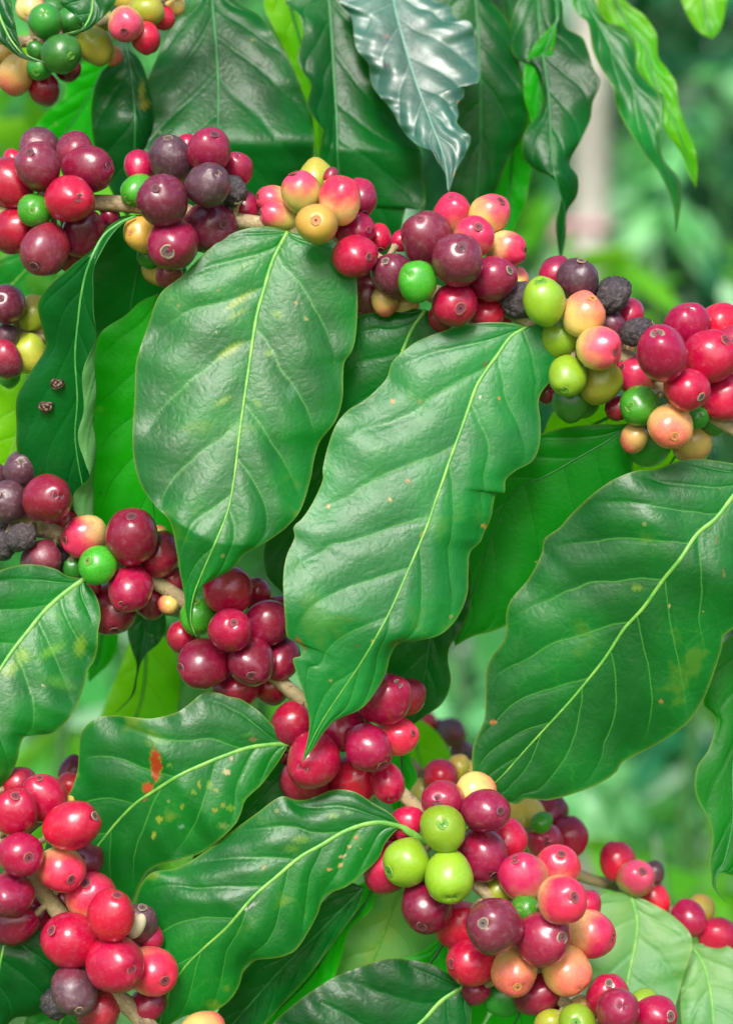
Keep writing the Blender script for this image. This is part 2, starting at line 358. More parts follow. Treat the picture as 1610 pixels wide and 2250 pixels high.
    for (sx, sy, rx, ry, ang, hx, amt) in spots:
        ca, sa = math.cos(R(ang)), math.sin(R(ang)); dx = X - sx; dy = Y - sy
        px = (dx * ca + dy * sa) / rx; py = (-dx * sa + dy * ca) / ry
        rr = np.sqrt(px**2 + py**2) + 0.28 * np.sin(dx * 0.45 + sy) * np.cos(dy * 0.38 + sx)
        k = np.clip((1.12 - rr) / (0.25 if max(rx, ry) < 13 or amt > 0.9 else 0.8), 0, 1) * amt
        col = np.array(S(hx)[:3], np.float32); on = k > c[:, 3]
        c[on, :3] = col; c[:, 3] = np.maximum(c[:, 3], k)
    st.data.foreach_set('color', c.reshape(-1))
    if label: ob['label'] = label
    # raised midrib with the leaf stalk
    k = np.linspace(0, 0.985, max(12, nu // 2)); mm = crom(mid, k); nk = np.interp(k, u, nm)
    cen = Parr(mm[:, 0], mm[:, 1], nk + 0.12); rad = [(rib * 0.68 * (1 - x) ** 0.8 + 0.8) * 0.000143 for x in k]
    if petiole:
        pp = np.array([P(*q) for q in petiole]); pr = [rib * 1.25 * 0.000143] * len(pp)
        tt = np.linspace(0, 1, 10)[:-1]; allp = np.concatenate([pp, cen[:1]]); pp2 = np.stack([np.interp(tt * (len(allp)-1), np.arange(len(allp)), allp[:, i]) for i in range(3)], 1)
        cen = np.concatenate([pp2, cen]); rad = [rib * 1.2 * 0.000143] * len(pp2) + rad
    v, f = tube(cen, rad, 8, 0.5)
    mesh_obj('midrib', v, f, ribmat or RIB, ob, base)
    return ob

# ------------------------------------------------------------------ cherries
def scar_mesh():
    prof = [(0.0, -0.035), (0.035, -0.03), (0.06, 0.004), (0.10, 0.0), (0.17, -0.012), (0.20, 0.004), (0.235, 0.010), (0.262, -0.004), (0.275, -0.03)]
    n = 20; V = [(0, 0, prof[0][1])]; F = []
    for (r, z) in prof[1:]:
        for j in range(n):
            q = 2 * math.pi * j / n; rr = r * (1 + 0.05 * math.sin(3*q) + 0.03 * math.sin(7*q)); V.append((rr*math.cos(q), rr*math.sin(q), z))
    for j in range(n): F.append((0, 1 + j, 1 + (j+1) % n))
    for i in range(len(prof) - 2):
        for j in range(n): a = 1 + i*n; F.append((a + j, a + n + j, a + n + (j+1) % n, a + (j+1) % n))
    me = bpy.data.meshes.new('scar'); me.from_pydata(V, [], F); me.polygons.foreach_set('use_smooth', [True]*len(F)); me.materials.append(None)
    return me
SCAR = {}
def get_scar(kind):
    if kind not in SCAR:
        me = scar_mesh(); me.materials.clear(); me.materials.append(SM[kind]); SCAR[kind] = me
    return SCAR[kind]
def cherry_mesh(e, seed, wrinkle, typ):
    nu, nv = (28, 18) if wrinkle == 0 else (48, 32)
    rs = random.Random(seed); o = Vector((rs.uniform(-50, 50), rs.uniform(-50, 50), rs.uniform(-50, 50)))
    V = []; F = []
    for i in range(nv + 1):
        th = math.pi * i / nv
        for j in range(nu):
            ph = 2 * math.pi * j / nu
            d = Vector((math.sin(th)*math.cos(ph), math.sin(th)*math.sin(ph), math.cos(th)))
            rr = 1 + 0.095 * mnoise.noise(d * 1.0 + o) + 0.02 * mnoise.noise(d * 2.6 + o)
            rr *= 1 + 0.03 * math.cos(2*ph + o.x)
            if wrinkle:
                k = mnoise.noise(d * 2.2 + o); k2 = abs(mnoise.noise(d * 4.5 + o)); k3 = abs(mnoise.noise(d * 9 + o))
                rr *= 1 - wrinkle * (0.16 * abs(k) + 0.13 * (0.45 - k2) + 0.05 * (0.4 - k3))
            z = d.z * e
            # slightly squared shoulders, a dimple at the tip
            z -= 0.085 * math.exp(-(th / 0.24) ** 2)
            V.append((d.x * rr, d.y * rr, z * rr))
    for i in range(nv):
        for j in range(nu):
            F.append((i*nu + j, (i+1)*nu + j, (i+1)*nu + (j+1) % nu, i*nu + (j+1) % nu))
    me = bpy.data.meshes.new('cherry'); me.from_pydata(V, [], F); me.validate(); me.polygons.foreach_set('use_smooth', [True]*len(me.polygons))
    me.materials.append(CH[typ]); return me
CR_ = 1.09
LAY = {0: -9.0, 1: -3.5, 2: 2.5, 3: 7.0}
def cherries(parent, lst, n0, stem=None, scars=True, back=False):
    """lst: (x, y, r, type, layer[, sx, sy[, e]]) in photo pixels; relaxes depths so that no two overlap much"""
    nfun = n0 if callable(n0) else (lambda x, y: n0)
    n = np.array([LAY[c[4]] for c in lst]) + np.array([nfun(c[0], c[1]) for c in lst])
    n = n + np.random.uniform(-0.4, 0.4, len(n))
    rad = np.array([CR_ * c[2] * (0.5 + 0.5 * (c[7] if len(c) > 7 else 1.06)) for c in lst]) * 0.143
    xy = np.array([(c[0], c[1]) for c in lst], float) * 0.143
    for it in range(60):
        for i in range(len(lst)):
            for j in range(i):
                d = np.linalg.norm(xy[i] - xy[j]); s = (rad[i] + rad[j]) * 0.95
                if d < s:
                    need = math.sqrt(s*s - d*d); g = n[i] - n[j]
                    if abs(g) < need:
                        sg = 1 if g > 0 else -1; k = (need - abs(g)) * 0.25 * sg; n[i] += k; n[j] -= k
    out = []
    for i, c in enumerate(lst):
        x, y, r, typ, lay = c[:5]; e = c[7] if len(c) > 7 else random.uniform(1.08, 1.24)
        dep = D - n[i] / 1000; r = r * CR_; rw = r * K * dep
        if len(c) > 5 and c[5] is not None:
            sx, sy = c[5], c[6]; RR = r * e; q = math.hypot(sx, sy)
            if q > RR * 0.97: sx *= RR*0.97/q; sy *= RR*0.97/q; q = RR * 0.97
            ax = Vector((sx, -sy, math.sqrt(max(RR*RR - q*q, 0)))).normalized()
        else:
            if stem is not None:
                s = min(stem, key=lambda p: (p[0]-x)**2 + (p[1]-y)**2); ax = Vector((x - s[0], -(y - s[1]), 0))
                if ax.length < 5: ax = Vector((random.uniform(-1, 1), random.uniform(-1, 1), 0))
            else: ax = Vector((random.uniform(-1, 1), random.uniform(-1, 1), 0))
            ax.normalize(); ax.z = random.uniform(-0.75, -0.2) if lay < 2 else random.uniform(-0.5, -0.1); ax.normalize()
        me = cherry_mesh(e, int(x * 31 + y * 7), {'B': 1.0, 'X': 0.22}.get(typ, 0), typ)
        ob = bpy.data.objects.new('cherry', me); C.objects.link(ob)
        axw = (CR @ ax).normalized()
        qn = axw.to_track_quat('Z', 'Y') @ Quaternion((0, 0, 1), random.uniform(0, 6.28))
        place(ob, P(x, y, n[i]), parent); ob.rotation_mode = 'QUATERNION'; ob.rotation_quaternion = qn; ob.scale = (rw,)*3
        if typ in CLAB: ob['label'] = CLAB[typ]
        if scars and ax.z > -0.15:
            kind = {'G': 'green', 'D': 'green', 'L': 'green', 'V': 'green', 'Y': 'peach', 'O': 'peach', 'X': 'dry', 'B': 'dry'}.get(typ, 'red')
            if typ in 'PMC': kind = 'dark'
            if typ in 'RCPM' and random.random() < 0.22: kind = 'dry'
            s = bpy.data.objects.new('scar', get_scar(kind)); C.objects.link(s); s.parent = ob
            s.location = (0, 0, e - 0.040); q_ = random.uniform(0.72, 1.0); s.scale = (q_ * random.uniform(0.85, 1.15), q_ * random.uniform(0.85, 1.15), q_); s.rotation_euler = (0, 0, random.uniform(0, 6))
            
        out.append((ob, x, y, n[i], axw, rw, e))
    return out

def make_stem(parent, path, n0, r0, r1, ch=(), nodes=(), name='stem'):
    """woody stem with swollen, ringed nodes, plus the short stalks that carry the cherries"""
    nfun = n0 if callable(n0) else (lambda x, y: n0)
    pts = np.array(path, float); L = np.linalg.norm(np.diff(pts, axis=0), axis=1).sum(); k = np.linspace(0, 1, int(L / 9) + 8)
    c2 = crom(pts, k); nn = np.array([nfun(x, y) for x, y in c2]); cen = Parr(c2[:, 0], c2[:, 1], nn)
    rad = []; nseg = 16; rs = random.Random(len(path))
    for i, (x, y) in enumerate(c2):
        r = r0 + (r1 - r0) * k[i]
        for (ax, ay) in nodes: r *= 1 + 0.38 * math.exp(-((x-ax)**2 + (y-ay)**2) / 18**2)
        rad.append([r * 0.000143 * (1 + 0.10 * mnoise.noise(Vector((j * 0.9, i * 0.22, r0))) + 0.05 * mnoise.noise(Vector((j * 2.1, i * 0.7, 3)))) for j in range(nseg)])
    V, F = tube(cen, rad, nseg)
    for (ob, x, y, n, axw, rw, e) in ch:
        b = np.array(P(x, y, n)) - np.array(axw) * rw * e * 0.75
        i = int(np.argmin(np.linalg.norm(cen - b, axis=1))); a = cen[i]
        if np.linalg.norm(a - b) > 0.03: continue
        mid = (a + b) / 2 + np.array([0, 0, 0.0006])
        v, f = tube([a, (a+mid)/2, mid, (mid+b)/2, b], [0.0014, 0.0011, 0.0010, 0.0011, 0.0016], 7)
        o = len(V); V += v; F += [tuple(q + o for q in g) for g in f]
    return mesh_obj(name, V, F, BARK, parent, cen[0])

# ================================================================== THE BRANCHES
N_ = None
# ---- 1. upper branch, crossing the picture from the left edge to the right edge
up_path = [(-90,480),(100,452),(205,444),(305,452),(430,472),(545,488),(680,512),(828,572),(940,640),(1103,678),(1165,707),(1260,755),(1368,785),(1450,850),(1540,905),(1640,958)]
b1 = root('coffee_branch', 'long branch crossing the upper half, purple cherries at left, bright red at right', 'coffee branch', P(-90, 480, -6), 'fruiting coffee branches in the foreground')
c1 = [
 (86,326,42,'X',0),(83,365,47,'P',2,-12,-26,1.12),(164,330,37,'P',0),(193,371,47,'M',1,52,-4,1.22),(155,437,49,'R',2,28,5),(76,462,35,'G',2,0,5,1.0),
 (19,400,50,'M',1),(33,502,49,'M',1),(100,548,50,'P',2,-20,44),(183,512,45,'M',1,25,-36),(160,567,30,'M',0),(28,350,20,'R',0),(242,476,20,'M',0),
 (376,352,47,'X',1,-4,-45),(460,332,44,'C',2,15,-33),(520,372,34,'C',0,5,-28,1.15),(457,406,46,'X',3,26,-20),(511,419,32,'B',1),(306,366,32,'R',0),(302,418,33,'G',1,-20,26),
 (358,440,52,'P',3,-13,-20),(460,500,54,'P',1,37,0),(537,453,30,'C',0),(379,537,53,'C',2,-6,24),(313,516,36,'Y',1,-24,-2),(347,590,34,'O',0),(328,562,25,'D',0),(412,316,20,'R',0),(372,602,26,'P',0),
 (694,392,38,'V',0),(661,423,39,'K',2,-16,-44,1.16),(600,440,32,'K',0,-34,-8,1.15),(614,475,31,'K',1,-44,-10,1.42),(696,492,42,'Y',3,-1,-2),(746,440,43,'Q',2,8,-46,1.2),
 (794,432,33,'C',0,6,40,1.28),(727,386,16,'P',0),(781,507,38,'R',1,30,2,1.15),(832,522,26,'R',0,4,30,1.3),(778,563,44,'R',2,34,6,1.18),(803,645,44,'P',0),
 (938,524,51,'P',2,-19,-43),(994,474,42,'Q',0,-3,-38),(1074,471,42,'K',1,26,-28,1.08),(1041,520,42,'Q',2,8,-18),(1112,546,35,'Q',1,42,6,1.2),(1005,571,53,'P',3,7,-22),(865,606,44,'P',1,-20,-30),
 (917,617,42,'G',3,-24,-11,1.0),(999,669,46,'R',2,11,14,1.1),(1081,613,47,'C',2,38,-16),(1066,690,36,'C',0),(884,528,22,'R',0),(845,660,28,'O',0),(884,674,32,'O',0),(1129,621,30,'K',0),(1104,698,20,'R',0),(966,702,25,'M',0),
 (1145,660,40,'B',1),(1194,662,44,'L',2,-10,-44),(1219,602,33,'C',0),(1269,615,43,'X',1,5,-42),(1345,647,37,'B',1),(1280,690,44,'O',2,19,-34,1.08),(1385,690,30,'C',0),(1342,712,29,'X',0),
 (1399,729,31,'B',2,36,-18,1.28),(1228,746,42,'L',1,28,-30),(1316,766,46,'K',3,33,8),(1247,826,39,'L',2,-11,34,1.2),(1319,841,42,'V',1),(1252,882,38,'D',0),(1284,884,30,'D',0),(1200,863,20,'M',0),
 (1399,824,44,'Q',1,-40,-16,1.1),(1454,776,53,'R',3,-18,-42),(1509,717,46,'R',1,0,-38),(1580,708,40,'R',0),(1558,785,54,'R',3,32,-36),(1509,856,44,'R',3,27,19,1.08),(1595,870,49,'R',2),(1606,750,33,'C',1,0,6),
 (1405,891,42,'G',2,-28,5,1.0),(1472,937,46,'O',3,3,25,1.14),(1532,917,24,'D',1,2,0),(1427,975,43,'D',0),(1520,970,41,'O',0),(1357,897,25,'M',0),(1565,926,27,'D',0),(1392,962,29,'O',0),(1368,766,24,'Q',0),(1606,928,20,'O',0)]
ch = cherries(b1, c1, 0.0, up_path)
nodes_up = [(90,452),(400,470),(700,515),(960,645),(1215,735),(1380,790),(1520,890)]
make_stem(b1, up_path, -6.0, 19, 15, ch, nodes_up)

# leaf 2: the large leaf left of centre
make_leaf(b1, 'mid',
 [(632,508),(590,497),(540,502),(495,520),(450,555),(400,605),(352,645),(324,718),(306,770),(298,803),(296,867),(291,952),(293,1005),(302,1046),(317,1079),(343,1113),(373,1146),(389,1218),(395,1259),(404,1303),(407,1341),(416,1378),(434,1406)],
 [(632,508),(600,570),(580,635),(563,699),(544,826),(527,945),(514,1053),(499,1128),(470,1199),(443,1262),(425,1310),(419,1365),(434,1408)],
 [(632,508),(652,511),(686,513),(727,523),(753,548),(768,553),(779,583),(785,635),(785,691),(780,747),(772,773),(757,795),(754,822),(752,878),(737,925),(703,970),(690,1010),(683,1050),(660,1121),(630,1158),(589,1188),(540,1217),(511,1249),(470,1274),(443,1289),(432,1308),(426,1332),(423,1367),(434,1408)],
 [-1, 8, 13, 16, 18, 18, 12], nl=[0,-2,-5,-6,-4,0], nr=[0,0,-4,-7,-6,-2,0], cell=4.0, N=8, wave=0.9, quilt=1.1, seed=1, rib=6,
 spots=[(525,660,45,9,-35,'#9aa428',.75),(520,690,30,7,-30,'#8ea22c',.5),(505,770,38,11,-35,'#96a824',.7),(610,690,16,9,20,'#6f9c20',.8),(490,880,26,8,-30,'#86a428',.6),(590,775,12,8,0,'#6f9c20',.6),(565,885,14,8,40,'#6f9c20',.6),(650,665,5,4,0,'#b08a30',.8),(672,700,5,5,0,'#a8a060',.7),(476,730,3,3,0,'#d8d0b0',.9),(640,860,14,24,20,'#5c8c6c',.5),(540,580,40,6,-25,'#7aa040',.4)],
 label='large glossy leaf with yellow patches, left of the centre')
# leaf 3: the long central leaf
make_leaf(b1, 'soft',
 [(1159,718),(1110,708),(1040,710),(992,721),(921,747),(888,770),(861,796),(850,829),(828,855),(798,881),(766,900),(740,930),(722,975),(709,1030),(709,1054),(686,1106),(664,1139),(645,1158),(647,1180),(630,1221),(623,1259),(623,1311),(627,1367),(630,1397),(642,1408),(653,1409),(667,1428),(660,1442),(644,1447),(649,1471),(664,1516),(677,1564),(679,1602),(671,1646),(664,1677)],
 [(1159,718),(1122,740),(1092,781),(1070,811),(1047,848),(1029,897),(1014,941),(990,1005),(975,1050),(955,1106),(940,1151),(914,1214),(888,1274),(858,1341),(828,1397),(791,1460),(753,1516),(709,1583),(683,1631),(664,1677)],
 [(1159,718),(1193,710),(1211,725),(1224,748),(1228,774),(1219,803),(1211,833),(1189,863),(1183,885),(1187,923),(1187,960),(1181,993),(1166,1016),(1133,1034),(1111,1055),(1108,1083),(1090,1085),(1078,1139),(1062,1175),(1056,1190),(1033,1214),(1029,1255),(1027,1303),(1014,1341),(992,1374),(962,1397),(910,1410),(876,1415),(858,1441),(848,1479),(828,1516),(794,1557),(739,1583),(712,1609),(690,1643),(664,1677)],
 [-2, 6, 10, 13, 15, 16, 14, 8], nl=[0,-3,-5,-2,1,2,0], nr=[0,0,-4,-8,-9,-5,0], cell=4.0, N=9, wave=1.0, quilt=0.9, seed=4, rib=5.5,
 spots=[(722,1112,5,5,0,'#b09840',.95),(858,1097,5,4,0,'#c0a858',.9),(897,1057,5,4,0,'#c09040',.9),(863,881,6,6,0,'#b8862c',.9),(1096,874,5,4,0,'#b8862c',.9),(654,1410,9,10,0,'#7a5a28',.9),(665,1422,7,9,0,'#6c4c24',.9),(818,1409,4,4,0,'#b09840',.9),(786,1420,5,4,0,'#703c34',.8),(725,1496,5,4,0,'#8a9c50',.9),(1062,1156,7,6,0,'#b09440',.9),(1055,872,3,6,20,'#d0ccb8',.8),(1065,800,4,8,20,'#7a5030',.7),(870,1415,5,4,0,'#9c7c30',.7),(928,1175,4,12,20,'#a08830',.6)],
 label='long central leaf with a notch bitten in its left margin')
# leaf 9: behind the two large leaves
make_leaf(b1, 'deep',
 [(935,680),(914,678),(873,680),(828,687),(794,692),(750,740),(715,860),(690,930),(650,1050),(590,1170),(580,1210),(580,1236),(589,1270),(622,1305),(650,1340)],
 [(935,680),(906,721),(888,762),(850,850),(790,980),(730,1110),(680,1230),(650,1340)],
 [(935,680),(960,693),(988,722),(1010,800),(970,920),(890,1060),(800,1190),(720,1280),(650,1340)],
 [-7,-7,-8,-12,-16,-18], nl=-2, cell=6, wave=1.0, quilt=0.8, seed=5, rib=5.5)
# leaf 1: narrow hanging leaf at the left with its right margin turned over
L1 = make_leaf(b1, 'deep',
 [(298,474),(262,482),(235,500),(205,545),(150,590),(85,660),(92,720),(100,762),(65,820),(37,872),(36,930),(40,1000),(80,1060),(140,1110),(204,1146)],
 [(298,474),(262,490),(225,520),(192,590),(178,650),(172,700),(165,780),(170,880),(165,960),(180,1060),(204,1146)],
 [(298,474),(275,486),(252,505),(225,545),(205,590),(204,640),(205,690),(211,742),(186,800),(180,830),(184,900),(171,960),(188,1020),(196,1050),(165,1080),(160,1112),(175,1138),(206,1146)],
 [2, 9, 9, 5, -6, -16, -22], nl=[0,-4,-6,-3,0], nr=[0,2,5,8,8,6], cell=4.5, N=8, wave=0.6, quilt=0.5, seed=6, rib=3.5, ribmat=rib_mat('midrib_dull', S('#3c8c3c'), S('#5ca04c')), thin_tip=False,
 fold=(1, [(298,474),(275,487),(253,507),(226,547),(207,592),(206,640),(207,690),(213,745),(208,790),(213,860),(206,925),(212,970),(210,1020),(206,1060),(207,1100),(206,1146)], 0.62),
 label='narrow leaf with its right margin curled over, showing the paler underside')
# bright and dark leaves further back at the left
make_leaf(b1, 'fresh',  # fresh: backlight put into the leaf colour
 [(352,642),(309,662),(276,692),(231,721),(214,744),(195,850),(185,1000),(192,1100),(215,1180),(270,1250),(340,1290)],
 [(352,642),(345,720),(335,830),(330,960),(335,1090),(345,1200),(340,1290)],
 [(352,642),(420,700),(480,800),(500,950),(470,1100),(410,1210),(340,1290)],
 [-24,-26,-28,-30,-34,-38], N=7, cell=7, wave=1.0, seed=7, rib=4, ribmat=RIBD, spots=[(221,899,14,9,0,'#5cac10',.8),(221,1082,4,4,0,'#183810',.9),(252,783,3,3,0,'#183810',.8)])
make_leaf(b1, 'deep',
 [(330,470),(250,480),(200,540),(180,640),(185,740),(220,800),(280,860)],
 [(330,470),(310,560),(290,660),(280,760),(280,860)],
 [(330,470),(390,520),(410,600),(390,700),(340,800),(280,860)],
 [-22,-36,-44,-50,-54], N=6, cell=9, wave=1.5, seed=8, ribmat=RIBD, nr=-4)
# leaf 10: dark leaf hanging behind the centre right
make_leaf(b1, 'shade',
 [(1392,926),(1368,932),(1308,932),(1234,940),(1193,951),(1110,985),(1040,1060),(1000,1180),(985,1290),(990,1380),(1000,1420)],
 [(1392,926),(1340,965),(1280,1000),(1200,1045),(1130,1080),(1080,1180),(1040,1300),(1000,1420)],
 [(1392,926),(1386,950),(1386,1000),(1388,1060),(1350,1150),(1260,1250),(1180,1330),(1111,1375),(1077,1389),(1040,1398),(1000,1420)],
 [-12,-18,-22,-24,-28,-32], nl=[0,3,4,0,0], nr=[0,-3,-4,-2,0], N=7, cell=6, wave=0.7, quilt=0.7, seed=9, rib=2, ribmat=RIBD, label='broad shaded leaf hanging behind the centre right, dark above and bright green below')
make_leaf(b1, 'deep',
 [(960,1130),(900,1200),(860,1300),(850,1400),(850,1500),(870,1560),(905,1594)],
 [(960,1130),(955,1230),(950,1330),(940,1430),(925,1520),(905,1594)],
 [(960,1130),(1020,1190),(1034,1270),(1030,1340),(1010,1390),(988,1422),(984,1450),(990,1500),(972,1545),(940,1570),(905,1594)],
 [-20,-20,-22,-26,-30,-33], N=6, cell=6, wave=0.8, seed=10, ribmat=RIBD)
make_leaf(b1, 'lime',
 [(1375,900),(1300,882),(1240,888),(1215,905),(1198,940),(1180,1000),(1160,1060)],
 [(1375,900),(1310,930),(1250,970),(1200,1020),(1160,1060)],
 [(1375,900),(1395,960),(1370,1010),(1290,1060),(1220,1080),(1160,1060)],
 [-28,-30,-36,-42], N=5, cell=8, wave=0.8, seed=12, ribmat=RIBD)
make_leaf(b1, 'lime',
 [(1560,930),(1480,930),(1410,960),(1390,1020),(1400,1080),(1420,1120)],
 [(1560,930),(1500,980),(1455,1050),(1420,1120)],
 [(1560,930),(1560,990),(1510,1060),(1460,1110),(1420,1120)],
 [-34,-38,-44,-50], N=5, cell=8, wave=0.8, seed=13, ribmat=RIBD)
# leaf 4: the big leaf at the right
make_leaf(b1, 'old',
 [(1672,1030),(1640,1024),(1610,1018),(1532,1008),(1487,1014),(1439,1031),(1398,1034),(1345,1055),(1301,1086),(1252,1132),(1230,1158),(1196,1184),(1189,1218),(1159,1274),(1122,1318),(1112,1348),(1111,1385),(1103,1412),(1081,1441),(1068,1471),(1066,1535),(1064,1579),(1047,1620),(1038,1646),(1037,1690),(1042,1735),(1058,1762)],
 [(1672,1030),(1640,1058),(1610,1091),(1573,1139),(1532,1173),(1494,1229),(1457,1274),(1412,1337),(1371,1382),(1330,1445),(1286,1501),(1248,1546),(1204,1594),(1159,1643),(1110,1698),(1081,1728),(1058,1762)],
 [(1672,1030),(1700,1080),(1715,1180),(1690,1290),(1640,1355),(1610,1382),(1591,1397),(1584,1430),(1562,1497),(1543,1542),(1509,1590),(1457,1628),(1412,1652),(1368,1676),(1353,1698),(1319,1721),(1271,1741),(1204,1759),(1155,1756),(1137,1767),(1114,1765),(1085,1768),(1058,1762)],
 [-8, -2, 0, -2, -6, -11, -16, -21], nl=[0,-3,-6,-7,-5,0,0], nr=[0,-2,-3,-5,-5,-3,0], cell=4.5, N=10, wave=0.8, quilt=1.0, seed=15, rib=7.5,
 petiole=[(1640,958,-8),(1665,990,-7)],
 spots=[(1400,1292,12,9,0,'#6f9020',.6),(1083,1587,8,6,10,'#a8683c',.95),(1451,1541,5,5,0,'#a07a40',.95),(1469,1331,3,3,0,'#c0c060',.9),(1573,1190,3,10,0,'#8a6030',.7),(1590,1260,3,12,-10,'#8a7030',.6)],
 label='broad leaf with a strong pale midrib at the right edge of the view')

# ---- 2. middle branch, from the left edge down to the bottom right
mid_path = [(-90,1095),(40,1138),(75,1153),(140,1178),(240,1228),(330,1272),(410,1325),(500,1400),(600,1485),(660,1535),(750,1600),(828,1688),(880,1742),(928,1790),(1000,1905),(1055,1950),(1110,2010),(1160,2085),(1200,2165),(1250,2215),(1310,2290)]
b2 = root('coffee_branch', 'diagonal branch from dried black cherries at the left edge to lime green cherries lower right', 'coffee branch', P(-90, 1095, -20), 'fruiting coffee branches in the foreground')
c2_ = [
 (48,1034,40,'X',1,6,-20),(132,1049,44,'M',0),(104,1094,50,'M',2,32,-4),(17,1102,42,'X',2,-18,-14),(149,1136,32,'M',0),(46,1180,29,'B',2),(8,1197,30,'B',1),(90,1231,38,'X',1),(132,1228,30,'B',0),(162,1250,22,'D',0),(10,1150,24,'B',0),(-20,1050,30,'X',0),
 (186,1180,44,'Q',1,-42,8,1.1),(290,1179,54,'M',3,4,-47),(354,1219,42,'M',1),(215,1242,39,'G',3,-20,-11,1.0),(287,1292,46,'R',2,-13,37),(246,1338,49,'M',0,10,48,1.15),(332,1325,30,'M',0),(384,1273,25,'M',0),(350,1172,16,'K',0),(369,1328,20,'O',0),(175,1255,14,'R',0),(205,1290,16,'R',0),
 (436,1355,38,'G',1,-4,-36,1.12),(501,1296,50,'R',2,-6,-48,1.1),(563,1305,31,'R',0,4,-32,1.15),(505,1385,45,'R',3,13,-20),(588,1371,47,'M',1),(447,1459,49,'M',2,-50,8,1.16),(552,1454,48,'M',3,3,29),(402,1400,34,'M',0),(619,1450,38,'M',0),(597,1508,36,'M',0),(520,1515,41,'M',0),(610,1335,24,'M',0),
 (638,1593,42,'M',1),(688,1670,56,'R',3,-22,12),(668,1718,50,'M',0),(753,1599,46,'R',1,-30,30,1.12),(847,1538,52,'R',2,28,-40),(890,1532,40,'M',0),(873,1618,41,'Q',1,36,-10,1.1),(809,1644,48,'R',3,32,36),(776,1715,50,'R',0),(850,1718,36,'R',0,10,36,1.2),(625,1662,15,'M',0),
 (973,1758,43,'C',2,-16,-4),(1044,1741,42,'O',1),(1066,1782,46,'C',2,32,-6),(973,1821,47,'L',3,-2,-17,1.0),(893,1896,50,'L',3,-42,16,1.0),(985,1926,52,'L',3,6,41,1.04),(1057,1877,53,'C',2,28,43),(1117,1846,38,'R',0),(893,1808,34,'R',0),(875,1838,32,'R',0),(848,1907,50,'R',0),(938,1989,55,'M',1,-14,40),(1012,2034,50,'R',0),
 (1150,1928,50,'Q',2,-22,-46,1.12),(1225,1907,44,'Q',0,6,-38),(1234,1978,49,'Q',3,24,-16),(1296,2053,50,'Q',1,50,4,1.04),(1087,2036,57,'P',3,-31,-19),(1195,2062,56,'C',3,37,-11),(1154,1998,29,'G',2,-15,-8,1.0),(1035,2116,50,'R',2,-47,-4,1.06),(1128,2136,48,'O',2,6,25,1.1),(1245,2133,49,'O',2,28,34),
 (1106,2192,42,'D',0),(1180,2183,45,'M',0),(1288,1990,30,'R',0),(1098,1958,35,'V',0),(1046,2179,28,'M',0),
 (1337,2190,44,'R',1,-4,-40),(1357,2222,46,'C',3,4,-24),(1439,2233,43,'R',2,30,-8),(1267,2248,38,'L',3,-6,-10),(1240,2226,28,'R',0),(1206,2248,28,'V',1),(1278,2215,25,'O',0),(1412,2209,30,'L',0)]
def nmidf(x, y): return -15.0 + 8.0 * min(max((x - 600) / 700, 0), 1)
ch = cherries(b2, c2_, nmidf, mid_path)
nodes_mid = [(90,1160),(250,1235),(520,1415),(760,1610),(985,1880),(1150,2070),(1270,2235)]
make_stem(b2, mid_path, lambda x, y: nmidf(x, y) - 6.5, 18, 15, ch, nodes_mid)
# leaf 5 at the left edge
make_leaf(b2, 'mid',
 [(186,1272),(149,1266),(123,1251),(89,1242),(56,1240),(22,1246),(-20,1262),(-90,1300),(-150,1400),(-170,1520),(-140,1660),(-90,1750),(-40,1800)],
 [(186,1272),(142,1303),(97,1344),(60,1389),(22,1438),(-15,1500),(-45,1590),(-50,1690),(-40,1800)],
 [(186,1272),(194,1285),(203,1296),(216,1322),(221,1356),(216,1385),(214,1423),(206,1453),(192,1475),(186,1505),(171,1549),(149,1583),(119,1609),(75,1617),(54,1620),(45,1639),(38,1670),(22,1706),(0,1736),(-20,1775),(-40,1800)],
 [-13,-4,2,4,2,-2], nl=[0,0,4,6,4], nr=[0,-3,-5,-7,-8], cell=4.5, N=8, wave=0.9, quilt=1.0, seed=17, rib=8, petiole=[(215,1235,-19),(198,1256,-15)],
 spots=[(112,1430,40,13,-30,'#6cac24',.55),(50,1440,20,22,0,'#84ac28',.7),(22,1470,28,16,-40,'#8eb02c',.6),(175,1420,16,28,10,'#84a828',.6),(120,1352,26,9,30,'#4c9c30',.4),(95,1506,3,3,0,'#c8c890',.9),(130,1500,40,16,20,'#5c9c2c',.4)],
 label='leaf cut off by the left edge, pale reflection above its midrib')
